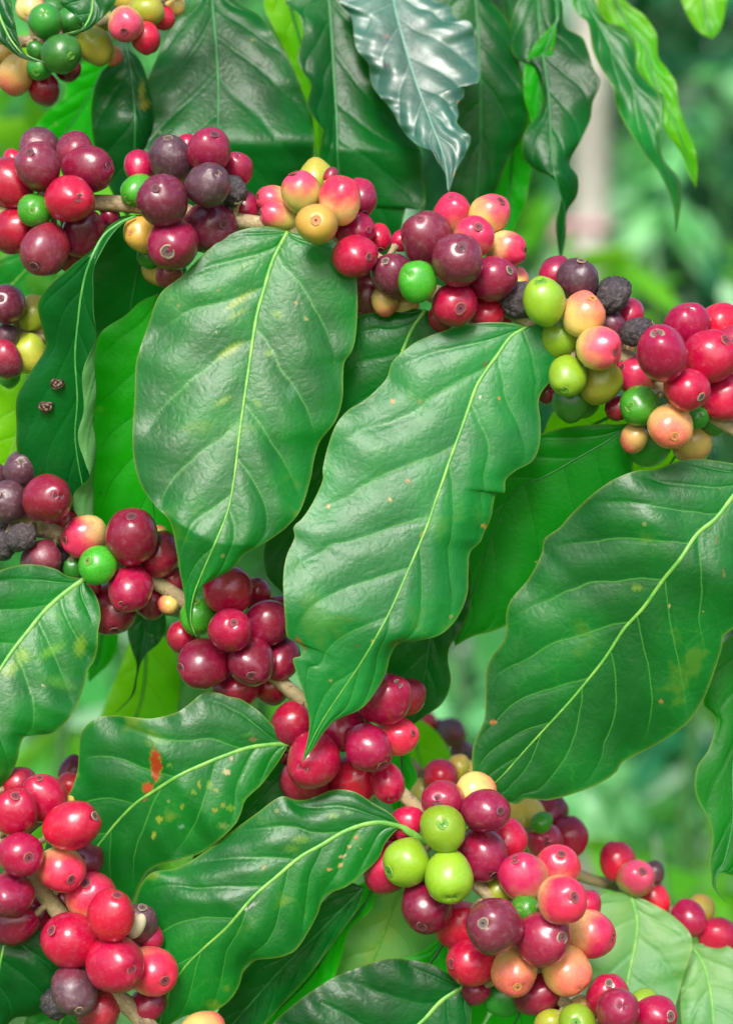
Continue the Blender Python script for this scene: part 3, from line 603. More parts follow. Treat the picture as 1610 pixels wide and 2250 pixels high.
# leaf 6 with rust spots
make_leaf(b2, 'spot',
 [(634,1635),(627,1625),(593,1588),(567,1562),(530,1537),(500,1530),(480,1523),(447,1523),(417,1546),(391,1564),(335,1579),(291,1576),(253,1572),(220,1576),(194,1590),(177,1617),(173,1650),(171,1687),(164,1717),(149,1751),(120,1810),(95,1880),(100,1960),(140,2030)],
 [(634,1635),(593,1637),(545,1644),(500,1659),(447,1680),(391,1706),(343,1736),(298,1766),(257,1807),(224,1848),(201,1877),(172,1930),(140,2030)],
 [(634,1635),(618,1665),(600,1691),(574,1725),(540,1758),(529,1788),(518,1810),(485,1844),(447,1872),(403,1889),(354,1900),(324,1918),(306,1948),(295,1975),(265,2020),(210,2040),(140,2030)],
 [-15,-9,-7,-8,-11,-16,-20], nl=[0,-2,-4,-5,-4,-2], nr=[0,-3,-4,-4,-4], cell=4.5, N=7, wave=1.1, quilt=1.0, seed=18, rib=7, petiole=[(668,1628,-20),(652,1633,-18)],
 spots=[(343,1682,14,36,-6,'#8a9a20',.8),(343,1676,12,30,-8,'#9c2c14',1.0),(340,1700,6,18,-14,'#a8401c',1.0),(325,1732,16,14,20,'#9c8a20',.7),(325,1731,12,11,20,'#b03c20',1.0),(319,1759,5,4,0,'#a05030',.8),(499,1697,9,7,20,'#b8a870',.95),(508,1668,4,5,0,'#a88850',.8),(460,1725,7,10,0,'#7ca428',.6),(475,1737,6,5,0,'#98a030',.7),(425,1742,8,6,0,'#7ca428',.6),(437,1725,5,8,0,'#96a030',.7),(490,1770,7,6,0,'#98962c',.7),(506,1776,10,8,0,'#7ca428',.6),(472,1780,6,5,0,'#989830',.7),(400,1772,5,7,0,'#86a028',.7),(350,1802,7,9,0,'#8aa028',.8),(338,1836,5,9,20,'#98a838',.8),(372,1682,8,5,0,'#5c9c28',.6),(540,1760,12,8,0,'#4c9c28',.5),(556,1625,9,6,0,'#8a5c40',.5),(350,1630,30,8,10,'#4c9428',.4),(490,1815,14,9,10,'#8ca458',.5),(420,1885,24,6,-10,'#78a840',.5),(546,1615,20,7,-10,'#4c8c38',.4),(400,1816,8,5,0,'#7cae98',.5)],
 label='leaf with rust red spots along its midrib')
# leaf 7
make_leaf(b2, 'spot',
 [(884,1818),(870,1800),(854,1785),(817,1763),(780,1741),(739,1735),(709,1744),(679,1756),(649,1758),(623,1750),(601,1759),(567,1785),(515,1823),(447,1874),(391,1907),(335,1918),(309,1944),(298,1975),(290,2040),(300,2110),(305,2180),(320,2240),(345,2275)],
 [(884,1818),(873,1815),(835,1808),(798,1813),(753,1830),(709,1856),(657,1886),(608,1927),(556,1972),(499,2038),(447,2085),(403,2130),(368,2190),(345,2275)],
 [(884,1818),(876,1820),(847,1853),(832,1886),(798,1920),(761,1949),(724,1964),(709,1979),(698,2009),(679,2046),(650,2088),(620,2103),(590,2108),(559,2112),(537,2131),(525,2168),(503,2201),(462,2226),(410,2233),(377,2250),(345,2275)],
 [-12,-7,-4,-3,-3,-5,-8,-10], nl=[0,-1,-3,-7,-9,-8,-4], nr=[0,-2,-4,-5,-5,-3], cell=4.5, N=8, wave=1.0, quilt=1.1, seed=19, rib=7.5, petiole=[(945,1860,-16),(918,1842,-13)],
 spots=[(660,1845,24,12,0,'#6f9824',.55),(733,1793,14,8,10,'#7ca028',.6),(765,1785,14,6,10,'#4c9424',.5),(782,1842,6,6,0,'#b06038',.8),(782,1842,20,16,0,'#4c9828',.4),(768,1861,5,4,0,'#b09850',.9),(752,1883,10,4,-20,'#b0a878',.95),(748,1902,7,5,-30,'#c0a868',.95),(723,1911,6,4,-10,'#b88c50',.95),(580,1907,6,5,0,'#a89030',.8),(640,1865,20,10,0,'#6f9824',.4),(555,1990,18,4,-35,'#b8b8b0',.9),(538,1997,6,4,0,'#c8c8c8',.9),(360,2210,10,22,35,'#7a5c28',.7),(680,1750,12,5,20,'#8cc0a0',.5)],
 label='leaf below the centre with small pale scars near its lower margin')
make_leaf(b2, 'deep',
 [(650,1660),(560,1670),(500,1730),(440,1830),(420,1900)],
 [(650,1660),(590,1730),(520,1810),(420,1900)],
 [(650,1660),(670,1720),(650,1790),(560,1860),(420,1900)],
 [-32,-32,-33,-34], N=5, cell=9, wave=0.6, seed=20, ribmat=RIBD)
# leaf 8 at the bottom and the leaves under the branch
make_leaf(b2, 'deep',
 [(1030,2164),(1009,2155),(979,2136),(949,2120),(912,2112),(863,2107),(822,2115),(780,2130),(740,2145),(680,2182),(640,2212),(600,2250),(560,2320),(560,2400)],
 [(1030,2164),(1000,2180),(968,2202),(927,2246),(860,2300),(760,2350),(650,2390),(560,2400)],
 [(1030,2164),(1037,2174),(1036,2210),(1033,2260),(1010,2340),(900,2420),(720,2440),(560,2400)],
 [-20,-16,-12,-10,-10,-10], nl=[0,-2,-4,-6,-6], cell=5, N=7, wave=0.8, quilt=0.9, seed=21, rib=7,
 label='dark leaf cut off by the bottom edge')
make_leaf(b2, 'fresh',  # fresh: backlight put into the leaf colour
 [(1000,2020),(940,2080),(850,2120),(740,2150),(650,2220),(560,2330)],
 [(1000,2020),(950,2110),(880,2180),(800,2240),(700,2300),(560,2330)],
 [(1000,2020),(1060,2120),(1080,2200),(1020,2300),(850,2380),(560,2330)],
 [-34,-32,-34,-36,-40], N=6, cell=9, wave=0.8, seed=22, ribmat=RIBD)
make_leaf(b2, 'deep',
 [(800,1950),(760,1940),(700,1990),(620,2060),(540,2130),(480,2220),(440,2330)],
 [(800,1950),(760,1990),(690,2060),(610,2140),(530,2230),(440,2330)],
 [(800,1950),(790,1990),(750,2050),(690,2130),(620,2210),(540,2290),(440,2330)],
 [-22,-24,-26,-30,-34], N=7, cell=8, wave=0.8, seed=23, ribmat=RIBD)
make_leaf(b2, 'fresh',  # fresh: backlight put into the leaf colour
 [(830,1925),(780,1950),(700,2010),(640,2100),(580,2180),(520,2300)],
 [(830,1925),(800,1990),(740,2060),(680,2150),(600,2230),(520,2300)],
 [(830,1925),(824,1960),(815,2000),(770,2040),(745,2120),(700,2220),(520,2300)],
 [-30,-34,-38,-40,-44], N=6, cell=8, wave=1.0, seed=24, ribmat=RIBD)
make_leaf(b2, 'pale',
 [(900,1930),(820,1960),(780,2000),(755,2060),(740,2120),(700,2200),(690,2260)],
 [(900,1930),(865,1990),(840,2060),(810,2130),(770,2200),(690,2260)],
 [(900,1930),(985,1990),(990,2060),(930,2140),(830,2230),(690,2260)],
 [-40,-44,-48,-52,-56], N=6, cell=9, wave=1.0, seed=25)
make_leaf(b2, 'fresh',  # fresh: backlight put into the leaf colour
 [(1180,2150),(1130,2180),(1080,2230),(1040,2300)],
 [(1180,2150),(1150,2210),(1110,2280),(1040,2330)],
 [(1180,2150),(1210,2200),(1190,2280),(1040,2330)],
 [-30,-32,-36], N=5, cell=9, wave=0.6, seed=26, ribmat=RIBD)
make_leaf(b2, 'fresh',  # fresh: backlight put into the leaf colour
 [(870,1560),(850,1620),(840,1680),(850,1740),(870,1800)],
 [(870,1560),(880,1640),(885,1720),(870,1800)],
 [(870,1560),(905,1620),(901,1659),(917,1711),(902,1735),(890,1770),(870,1800)],
 [-34,-34,-34], N=5, cell=9, wave=0.6, seed=27, ribmat=RIBD)

# ---- 3. lower left branch
low_path = [(-90,1740),(0,1850),(60,1925),(125,2000),(180,2085),(240,2175),(300,2228),(370,2310)]
b3 = root('coffee_branch', 'branch in the lower left corner, bright red cherries, one split open on its bean', 'coffee branch', P(-90, 1740, -6), 'fruiting coffee branches in the foreground')
c3 = [
 (95,1756,46,'R',1,-4,-52,1.22),(33,1784,47,'R',2,8,-42),(157,1814,49,'R',2,58,-26,1.34),(45,1879,47,'R',3,27,0,1.04),(134,1911,49,'Q',2,30,16,1.1),(184,1894,37,'M',0),(41,1722,34,'M',0),(20,1967,47,'C',2,-20,6),(30,2030,46,'M',1),(78,2012,42,'M',0),(142,1974,30,'C',0),
 (201,1972,50,'Q',1,-8,-40),(244,2012,47,'R',3,18,-52,1.24),(155,2067,57,'R',3,-38,-32),(253,2121,57,'R',3,44,0),(335,2135,51,'Q',2,33,12,1.06),(330,2064,28,'R',0),(162,2179,47,'X',2,18,34),(123,2205,33,'B',0),(216,2224,44,'P',1),(324,2209,36,'M',0),(149,1764,14,'Y',0),(444,2270,44,'O',2)]
ch = cherries(b3, c3, 4.0, low_path)
make_stem(b3, low_path, -3.0, 19, 21, ch, [(70,1935),(220,2150)])
# the split cherry
def bean_mat():
    m = NT('bean_parchment'); tc = m.n('ShaderNodeTexCoord'); n1 = m.noise(tc.outputs['Object'], 300, 4)
    b = m.n('ShaderNodeBsdfPrincipled'); m.l(m.mix(n1, S('#a89c78'), S('#d0c8a4')), b.inputs['Base Color']); b.inputs['Roughness'].default_value = 0.55
    m.l(b.outputs[0], m.out.inputs[0]); return m.m
sp_ = cherries(b3, [(304,2030,38,'X',1,12,-42,1.22)], 1.5)[0][0]; sp_['label'] = 'split overripe cherry opening on a pale bean'
V = []; F = []
for i in range(13):
    th = math.pi * i / 12
    for j in range(16):
        q = 2*math.pi*j/16; V.append(np.array(P(301,2036,7.5)) + np.array(CR @ (Matrix.Rotation(R(-28), 3, 'Z') @ Vector((math.sin(th)*math.cos(q)*0.0024, math.cos(th)*0.0043, math.sin(th)*math.sin(q)*0.0022)))))
for i in range(12):
    for j in range(16): F.append((i*16+j, (i+1)*16+j, (i+1)*16+(j+1) % 16, i*16+(j+1) % 16))
mesh_obj('bean', V, F, bean_mat(), b3)
make_leaf(b3, 'deep',
 [(40,1930),(-40,1960),(-120,2050),(-140,2150),(-80,2240),(0,2280)],
 [(40,1930),(20,2030),(0,2120),(-10,2200),(0,2280)],
 [(40,1930),(120,1990),(145,2080),(150,2150),(125,2210),(75,2233),(30,2240),(0,2280)],
 [-12,-6,-6,-8,-12], N=6, cell=7, wave=1.0, quilt=1.0, seed=30, nr=[0,0,-2,-4])
make_leaf(b3, 'mid',
 [(160,2120),(100,2160),(60,2230),(40,2320)],[(160,2120),(150,2200),(120,2270),(40,2330)],[(160,2120),(220,2200),(200,2300),(40,2330)],
 [-18,-20,-24], N=5, cell=9, wave=1.0, seed=31)

# ---- 4. blurred branch at the top left
b4 = root('coffee_branch', 'blurred branch in the top left corner with dark green and orange cherries', 'coffee branch', P(-60, 60, -36))
c4 = [(67,15,30,'Q',1),(99,47,35,'D',3,4,-12),(158,43,28,'D',1),(134,116,40,'D',3,28,14,1.08),(89,145,28,'D',2,-6,20),(34,164,36,'O',1),(97,194,33,'M',0),(80,110,18,'D',3),(116,18,22,'D',0),
      (276,52,36,'K',3,0,24,1.06),(324,22,32,'V',1),(358,38,24,'R',0),(320,82,31,'R',1),(209,99,36,'V',1),(218,42,27,'V',0),(246,120,20,'O',0),(272,-2,22,'Y',0),(150,148,26,'M',0),(5,112,26,'O',0),(160,5,24,'M',0),(385,12,20,'O',0)]
tl_path = [(-80,80),(60,90),(180,60),(300,20),(400,-30),(480,-80)]
ch = cherries(b4, c4, -36, tl_path)
make_stem(b4, tl_path, -42, 14, 12, ch, [(100,90),(290,30)])
make_leaf(b4, 'deep', [(215,-60),(150,-20),(128,0),(160,30),(186,50),(170,66),(140,73)], [(215,-60),(205,-10),(200,30),(180,62),(140,74)], [(215,-60),(262,-30),(250,10),(215,48),(190,66),(165,74),(140,75)],
 [-26,-24,-24,-24], N=5, cell=6, wave=0.5, seed=33)
make_leaf(b4, 'deep', [(-20,-60),(-60,0),(-30,60),(10,100),(50,128),(100,138)], [(-20,-60),(-10,0),(10,60),(45,112),(100,138)], [(-20,-60),(20,-10),(30,30),(42,90),(60,122),(100,138)],
 [-26,-24,-22,-22], N=5, cell=6, wave=0.5, seed=34)

# ---- 5. cherries at the left edge
b5 = root('coffee_branch', 'small blurred branch at the left edge, purple and olive cluster beside the curled leaf', 'coffee branch', P(-80, 730, -34))
c5 = [(15,669,39,'P',3,-10,-10),(15,738,24,'X',2),(10,790,36,'P',3),(71,686,31,'V',1),(62,777,38,'V',1),(84,733,26,'Q',0),(22,825,22,'D',0)]
e_path = [(-90,730),(-20,735),(60,735),(130,750),(210,790)]
ch = cherries(b5, c5, -32, e_path); make_stem(b5, e_path, -38, 12, 9, ch, [(50,735)])
make_leaf(b5, 'lime', [(60,800),(10,830),(-30,900),(-40,1000),(-20,1100)], [(60,800),(50,880),(30,980),(-20,1100)], [(60,800),(110,870),(100,970),(50,1050),(-20,1100)], [-60,-64,-70], N=5, cell=10, wave=1.5, seed=35)
make_leaf(b5, 'mid', [(120,520),(40,540),(-30,600),(-60,700)], [(120,520),(60,590),(0,650),(-60,700)], [(120,520),(130,600),(60,690),(-60,700)], [-70,-80,-90], N=5, cell=10, wave=1.5, seed=36)

# ---- 6. blurred fruiting branch at the lower right
br_path = [(820,1600),(920,1700),(1010,1770),(1130,1845),(1267,1922),(1357,1950),(1440,1985),(1530,2040),(1650,2105)]
b6 = root('coffee_branch', 'out of focus coffee branch behind the lower right, spaced clusters of pink and red cherries', 'coffee branch', P(820, 1600, -75))
c6 = [(1148,1799,42,'Y',2),(1208,1784,34,'C',1),(1189,1808,22,'G',3),(1193,1846,39,'Q',3,4,-4),(1250,1838,38,'R',2),(1355,1892,35,'R',2),(1396,1930,38,'K',3,12,-22),(1435,1918,22,'X',1),(1431,1974,34,'R',1),
      (1513,2019,34,'R',2),(1539,2000,28,'Y',1),(1577,2060,38,'R',2),(1606,2097,17,'C',1),(968,1706,34,'R',2),(1005,1717,24,'C',1),(923,1745,28,'K',1),(1008,1684,22,'Y',1),(1029,1698,22,'Y',0)]
ch = cherries(b6, c6, -70, br_path); make_stem(b6, br_path, -78, 17, 12, ch, [(1180,1870),(1400,1965),(1560,2055)])
make_leaf(b6, 'pale', [(1385,1965),(1340,1962),(1303,1982),(1285,2060),(1290,2150),(1310,2240),(1390,2340)], [(1385,1965),(1400,2023),(1395,2080),(1384,2130),(1375,2190),(1380,2260),(1390,2340)], [(1385,1965),(1430,1985),(1480,2015),(1520,2064),(1500,2150),(1470,2240),(1390,2340)],
 [-62,-52,-46,-44,-44], N=7, cell=8, wave=1.0, quilt=0.5, seed=37, rib=7)
make_leaf(b6, 'pale', [(1515,2075),(1500,2120),(1495,2180),(1500,2260),(1540,2350)], [(1515,2075),(1545,2120),(1562,2190),(1566,2260),(1540,2350)], [(1515,2075),(1600,2080),(1660,2150),(1670,2260),(1540,2350)],
 [-66,-56,-50,-46], N=6, cell=8, wave=1.0, quilt=0.4, seed=38, rib=6)
# ---- 7. dried cherries further back
b7 = root('coffee_branch', 'very blurred twig with dried grey-purple cherries behind the gap beside the big right leaf', 'coffee branch', P(860, 1560, -150))
c7 = [(992,1610,30,'X',2),(962,1606,24,'X',1),(1014,1655,26,'X',2),(940,1586,18,'R',1)]
t_path = [(860,1540),(940,1600),(1010,1640),(1090,1680)]
ch = cherries(b7, c7, -150, t_path, scars=False); make_stem(b7, t_path, -156, 10, 8, ch)
make_leaf(b7, 'lime', [(880,1560),(870,1640),(880,1720),(930,1780)], [(880,1560),(915,1640),(930,1720),(930,1780)], [(880,1560),(950,1600),(990,1660),(985,1720),(930,1780)], [-110,-112,-118], N=5, cell=10, wave=1, seed=39)

# ---- 8. drooping leaves hanging from branches above the frame
def hanging(label, path, n0, leaves, seed0, group='drooping leafy coffee branches behind the top'):
    b = root('coffee_branch', label, 'coffee branch', P(*path[0], n0), group)
    make_stem(b, path, n0, 14, 12, (), [(l[2][0][0], l[2][0][1]) for l in leaves])
    for i, (mat, l, m, r, nm, kw) in enumerate(leaves):
        make_leaf(b, mat, l, m, r, nm, seed=seed0 + i, **kw)
    return b
hanging('branch drooping into the top left centre, broad dark green leaves above the purple cherries', [(180,-110),(330,-80),(475,-70),(600,-90)], -70, [
 ('deep', [(470,-60),(430,5),(385,50),(352,110),(330,160),(312,210),(298,262),(300,330),(320,400),(370,480),(440,540),(520,580)],
  [(470,-60),(467,0),(475,100),(480,200),(480,300),(490,400),(500,500),(520,580)],
  [(470,-60),(520,5),(570,32),(605,80),(640,140),(665,200),(687,262),(690,320),(678,390),(640,460),(580,530),(520,580)],
  [-80,-62,-58,-60,-66,-74], dict(N=8, cell=6, wave=1.4, quilt=0.7, nl=[0,2,2,0], nr=[0,-4,-6,-4], rib=6, ribmat=RIBD)),
 ('deep', [(277,100),(250,130),(224,157),(205,205),(200,253),(205,306),(222,370),(250,430),(280,480)],
  [(277,100),(285,140),(291,190),(296,245),(296,320),(290,400),(280,480)],
  [(277,100),(310,135),(330,200),(340,270),(335,350),(310,420),(280,480)],
  [-60,-54,-52,-56,-62], dict(N=6, cell=6, wave=0.8, nl=[0,-3,-5,-3], nr=[0,-8,-14,-10], rib=5, ribmat=RIBD, spots=[(312,200,9,26,0,'#98942c',.8),(318,228,14,14,0,'#a0902c',.8)], petiole=[(300,-70,-72),(288,20,-68)])),
 ('fresh', [(250,80),(190,130),(150,170),(138,216),(97,250),(74,292),(100,330)],  # fresh: backlight put into the leaf colour
  [(250,80),(225,150),(190,220),(150,280),(100,330)],
  [(250,80),(262,160),(240,240),(210,320),(160,370),(100,330)],
  [-92,-96,-104,-110], dict(N=6, cell=7, wave=1.0, rib=4, ribmat=RIBD, petiole=[(270,-70,-75),(262,10,-84)])),
 ('lime', [(620,-60),(580,0),(600,60),(640,140),(670,220),(690,310),(700,380)],
  [(620,-60),(640,20),(665,110),(690,210),(705,300),(700,380)],
  [(620,-60),(690,0),(710,90),(725,200),(725,300),(700,380)],
  [-96,-98,-104,-110], dict(N=6, cell=8, wave=1.0, ribmat=RIBD)),
], 50)
hanging('leafy branch hanging into the top centre, one wrinkled leaf shining silver over darker green ones', [(620,-110),(740,-80),(870,-75),(1090,-95)], -78, [
 ('deep', [(715,-50),(627,0),(658,34),(665,75),(654,123),(664,155),(683,183),(675,231),(692,262),(709,285),(700,340),(700,420),(730,510),(820,580)],
  [(715,-50),(724,10),(731,112),(736,200),(740,261),(744,373),(765,470),(820,580)],
  [(715,-50),(800,0),(840,90),(860,200),(890,290),(921,330),(926,373),(934,443),(917,460),(895,450),(888,470),(870,540),(820,580)],
  [-82,-66,-62,-62,-68,-76], dict(N=8, cell=6, wave=2.2, wf=2.2, quilt=0.6, nl=[0,4,4,2,0], nr=[0,-5,-6,2], rib=6, ribmat=RIBD)),
 ('silver', [(862,-60),(800,-40),(746,2),(772,37),(780,97),(792,120),(809,138),(812,165),(820,192),(858,238),(888,291),(917,317),(947,332),(965,362),(981,388),(985,425)],
  [(862,-60),(865,0),(888,93),(914,179),(947,268),(975,345),(985,425)],
  [(862,-60),(930,-30),(958,2),(988,11),(999,37),(1033,48),(1044,86),(1050,120),(1055,157),(1048,183),(1025,181),(1018,212),(1005,226),(1007,253),(1003,268),(1018,285),(1034,300),(1028,326),(1012,355),(999,382),(985,425)],
  [-74,-66,-58,-50,-43,-38], dict(N=9, cell=4.5, wave=1.6, wf=4.5, quilt=1.2, nl=[0,-3,-4,-2,0], nr=[0,-2,-4,-2,0], rib=4, ribmat=rib_mat('midrib_grey', S('#5c8c78'), S('#7ca08c')),
   spots=[(849,143,7,6,0,'#101810',1.0),(828,133,5,4,0,'#284030',.9),(850,88,16,8,20,'#3c4c50',.7),(848,78,7,4,0,'#8a5048',.6),(1055,235,5,4,0,'#9c7038',.6),(1000,385,6,8,0,'#8a7030',.6),(1007,224,4,5,0,'#a07840',.8)], label='wrinkled silvery leaf with a small dark hole')),
 ('deep', [(1040,-60),(950,0),(940,120),(955,260),(975,380),(1000,450),(1040,500)],
  [(1040,-60),(1050,60),(1055,180),(1055,300),(1050,400),(1040,500)],
  [(1040,-60),(1080,0),(1114,41),(1130,90),(1142,145),(1160,224),(1155,283),(1114,358),(1088,421),(1040,500)],
  [-90,-88,-86,-88,-92], dict(N=7, cell=7, wave=1.2, ribmat=RIBD, nr=-4)),
 ('fresh', [(1140,200),(1100,280),(1080,380),(1085,460),(1120,520)],  # fresh: backlight put into the leaf colour
  [(1140,200),(1130,300),(1120,420),(1120,520)],
  [(1140,200),(1170,280),(1163,400),(1150,460),(1120,520)],
  [-104,-104,-106,-110], dict(N=6, cell=8, wave=1.0, ribmat=RIBD, petiole=[(1090,-95,-82),(1130,60,-96)])),
], 60)
hanging('leafy branch hanging into the top right, long wavy leaves with drawn out tips', [(1040,-120),(1180,-90),(1300,-85),(1420,-100),(1560,-120)], -92, [
 ('deep', [(1190,-60),(1140,0),(1124,40),(1118,82),(1132,125),(1172,149),(1193,209),(1183,248),(1152,291),(1148,343),(1178,373),(1222,392),(1234,421),(1222,485),(1224,530),(1231,580)],
  [(1190,-60),(1183,0),(1190,100),(1205,200),(1210,300),(1218,380),(1240,460),(1236,520),(1231,580)],
  [(1190,-60),(1234,0),(1242,56),(1280,82),(1292,110),(1304,149),(1319,179),(1302,224),(1297,261),(1275,310),(1253,358),(1270,388),(1268,429),(1246,466),(1242,522),(1231,580)],
  [-96,-78,-70,-68,-72,-80], dict(N=8, cell=5, wave=2.6, wf=2.0, quilt=0.3, nl=[0,-3,-4,-2], nr=[0,-3,-4,-2], rib=5, ribmat=RIBD)),
 ('fresh', [(1225,40),(1160,120),(1150,200),(1165,260),(1200,340)], [(1225,40),(1190,140),(1185,240),(1200,340)], [(1225,40),(1215,140),(1210,240),(1200,340)],  # fresh: backlight put into the leaf colour
  [-84,-84,-86,-88], dict(N=5, cell=7, wave=0.6, ribmat=RIBD, petiole=[(1215,-80,-95),(1222,-20,-90)])),
 ('mid', [(1290,-60),(1256,0),(1270,30),(1290,48),(1297,80),(1301,108),(1320,150),(1345,190),(1353,231),(1375,275),(1401,317),(1425,350),(1446,376),(1466,415),(1480,458),(1486,515)],
  [(1290,-60),(1290,0),(1320,60),(1350,120),(1385,180),(1410,240),(1432,300),(1455,360),(1478,420),(1486,515)],
  [(1290,-60),(1308,0),(1330,45),(1383,75),(1398,110),(1400,149),(1425,180),(1446,201),(1452,230),(1450,261),(1450,310),(1460,352),(1491,391),(1494,420),(1495,447),(1486,515)],
  [-98,-86,-80,-78,-80,-88], dict(N=8, cell=5, wave=2.6, wf=2.4, quilt=0.3, nl=[0,2,3,2], nr=[0,-3,-3,-2], rib=5, ribmat=RIBD)),
 ('lime', [(1340,-60),(1312,0),(1330,45),(1368,60),(1394,90),(1390,149),(1420,183),(1453,205),(1459,280),(1495,335),(1512,380),(1529,412)],
  [(1340,-60),(1350,0),(1385,60),(1420,110),(1435,170),(1465,230),(1490,290),(1512,350),(1529,412)],
  [(1340,-60),(1375,0),(1416,34),(1442,75),(1446,123),(1465,150),(1484,179),(1491,231),(1506,275),(1524,317),(1532,360),(1529,412)],
  [-112,-104,-100,-100,-104], dict(N=8, cell=6, wave=1.8, wf=3, quilt=0.6, rib=4, ribmat=RIBD)),
 ('lime', [(1560,-80),(1498,-20),(1500,10),(1532,67),(1565,85)], [(1560,-80),(1545,-20),(1550,30),(1565,85)], [(1560,-80),(1600,-30),(1595,10),(1584,60),(1565,85)],
  [-130,-126,-126], dict(N=5, cell=8, wave=0.8, ribmat=RIBD)),
], 70)
# ---- 9. leafy branch beyond the right edge
hanging('bright green leaf with a thread-like tip on a branch reaching in from the right edge', [(1760,1330),(1680,1390),(1640,1420)], -34, [
 ('shade', [(1650,1400),(1600,1400),(1560,1470),(1545,1546),(1569,1572),(1569,1609),(1555,1650),(1532,1684),(1526,1725),(1532,1758),(1556,1799),(1565,1844),(1558,1896),(1563,1926),(1566,1950),(1600,1988)],
  [(1650,1400),(1625,1500),(1620,1600),(1610,1700),(1610,1800),(1592,1890),(1572,1930),(1570,1955),(1600,1988)],
  [(1650,1400),(1700,1500),(1720,1650),(1710,1800),(1660,1900),(1610,1924),(1584,1915),(1573,1932),(1575,1956),(1600,1988)],
  [-36,-34,-30,-26,-24,-24], dict(N=6, cell=6, wave=1.2, wf=1.6, quilt=0.25, rib=6, ribmat=RIBD)),
], 80, group=None)
# ---- 10. leaves seen small between the cherries at the left
hanging('blurred leafy twig behind the left middle, small dark leaf with a long drip tip', [(120,1300),(240,1330),(330,1335),(420,1350)], -60, [
 ('deep', [(320,1340),(290,1345),(280,1385),(290,1430),(300,1460),(296,1500),(284,1535),(254,1568)], [(320,1340),(318,1400),(308,1450),(299,1490),(289,1530),(254,1568)], [(320,1340),(355,1335),(366,1375),(350,1412),(317,1441),(303,1482),(294,1525),(254,1568)],
  [-62,-60,-58,-60], dict(N=5, cell=6, wave=0.4, rib=3, ribmat=RIBD)),
 ('fresh', [(230,1320),(195,1380),(190,1440),(195,1500)], [(230,1320),(225,1390),(215,1450),(195,1500)], [(230,1320),(260,1390),(245,1450),(195,1500)],  # fresh: backlight put into the leaf colour
  [-80,-80,-82], dict(N=5, cell=8, wave=0.4, ribmat=RIBD)),
 ('lime', [(310,1340),(270,1450),(230,1550),(180,1680)], [(310,1340),(320,1470),(290,1590),(180,1680)], [(310,1340),(390,1450),(370,1600),(180,1680)],
  [-120,-122,-130], dict(N=5, cell=10, wave=1.0, ribmat=RIBD)),
 ('pale', [(420,1360),(380,1460),(390,1560),(420,1680)], [(420,1360),(450,1480),(460,1590),(420,1680)], [(420,1360),(540,1450),(560,1580),(420,1680)],
  [-130,-126,-130], dict(N=5, cell=10, wave=1.0)),
], 90, group=None)
b10 = root('coffee_branch', 'blurred branch stub peeping out left of the rust-spotted leaf, two red cherries', 'coffee branch', P(90, 1640, -42))
ch = cherries(b10, [(162,1701,32,'M',1),(156,1735,34,'R',1)], -42, [(160,1720)]); make_stem(b10, [(135,1700),(160,1725),(200,1760),(240,1800)], -50, 12, 10, ch)

# ---- the two dry curled pellets resting on the curled leaf
def pellet(x, y, n, r, ang, label):
    V = []; F = []; pts = []
    for i in range(46):
        t = i / 45; a = t * 5.2 * math.pi + ang; q = r * (0.25 + 0.75 * t)
        pts.append(np.array(P(x + q*math.cos(a), y + q*0.9*math.sin(a)*(0.8+0.2*math.sin(i)), n + 1.2*math.sin(i*0.9) + 1.5*(1-t))))
    pts = np.array(pts); rad = [[0.00062*(0.8+0.5*mnoise.noise(Vector((i*0.6, j, ang)))) for j in range(8)] for i in range(46)]
    V, F = tube(pts, rad, 8)
    o = mesh_obj('curled_pellet', V, F, PEL); o['label'] = label; o['category'] = 'plant debris'; o['group'] = 'dry curled pellets on the curled leaf'
PEL = rib_mat('pellet_brown', S('#3c2c24'), S('#6c5444'))
# (n is found on the leaf's own surface)
bpy.context.view_layer.update()
def leaf_n(ob, x, y):
    """distance of leaf surface from main plane (mm) where the sight line through a point meets it"""
    o = Vector(cam.location); d = (P(x, y, 0) - o).normalized(); wl = world_of(ob)
    hit, loc, nor, _ = ob.ray_cast(o - wl, d)
    if not hit: return 0.0
    v = CM.inverted() @ (loc + wl); return (D + v.z) * 1000
pellet(127, 843, leaf_n(L1, 127, 843) + 1.0, 15, 0.4, 'upper of two dark brown curled dry pellets stuck on the narrow curled leaf')
pellet(101, 894, leaf_n(L1, 101, 894) + 1.0, 16, 2.1, 'lower of two dark brown curled dry pellets stuck on the narrow curled leaf')

# ================================================================== THE PLACE BEHIND
def ground_mat():
    m = NT('ground'); tc = m.n('ShaderNodeTexCoord'); ob = tc.outputs['Object']
    n1 = m.noise(ob, 1.3, 5, 0.6); n2 = m.noise(ob, 14, 4, 0.7)
    col = m.mix(m.step(n1, 0.4, 0.6), S('#2c5a1c'), S('#4c7a2a')); col = m.mix(m.step(n2, 0.55, 0.75), col, S('#6a5a3a'))
    b = m.n('ShaderNodeBsdfPrincipled'); m.l(col, b.inputs['Base Color']); b.inputs['Roughness'].default_value = 0.9
    m.l(b.outputs[0], m.out.inputs[0]); return m.m
gs = 220
V = [(x, y, 0) for y in (-gs, gs) for x in (-gs, gs)]
g = mesh_obj('ground', V, [(0, 1, 3, 2)], ground_mat(), None, (0, 0, 0), False); g['kind'] = 'structure'; g['label'] = 'grassy ground of the coffee plantation'; g['category'] = 'ground'

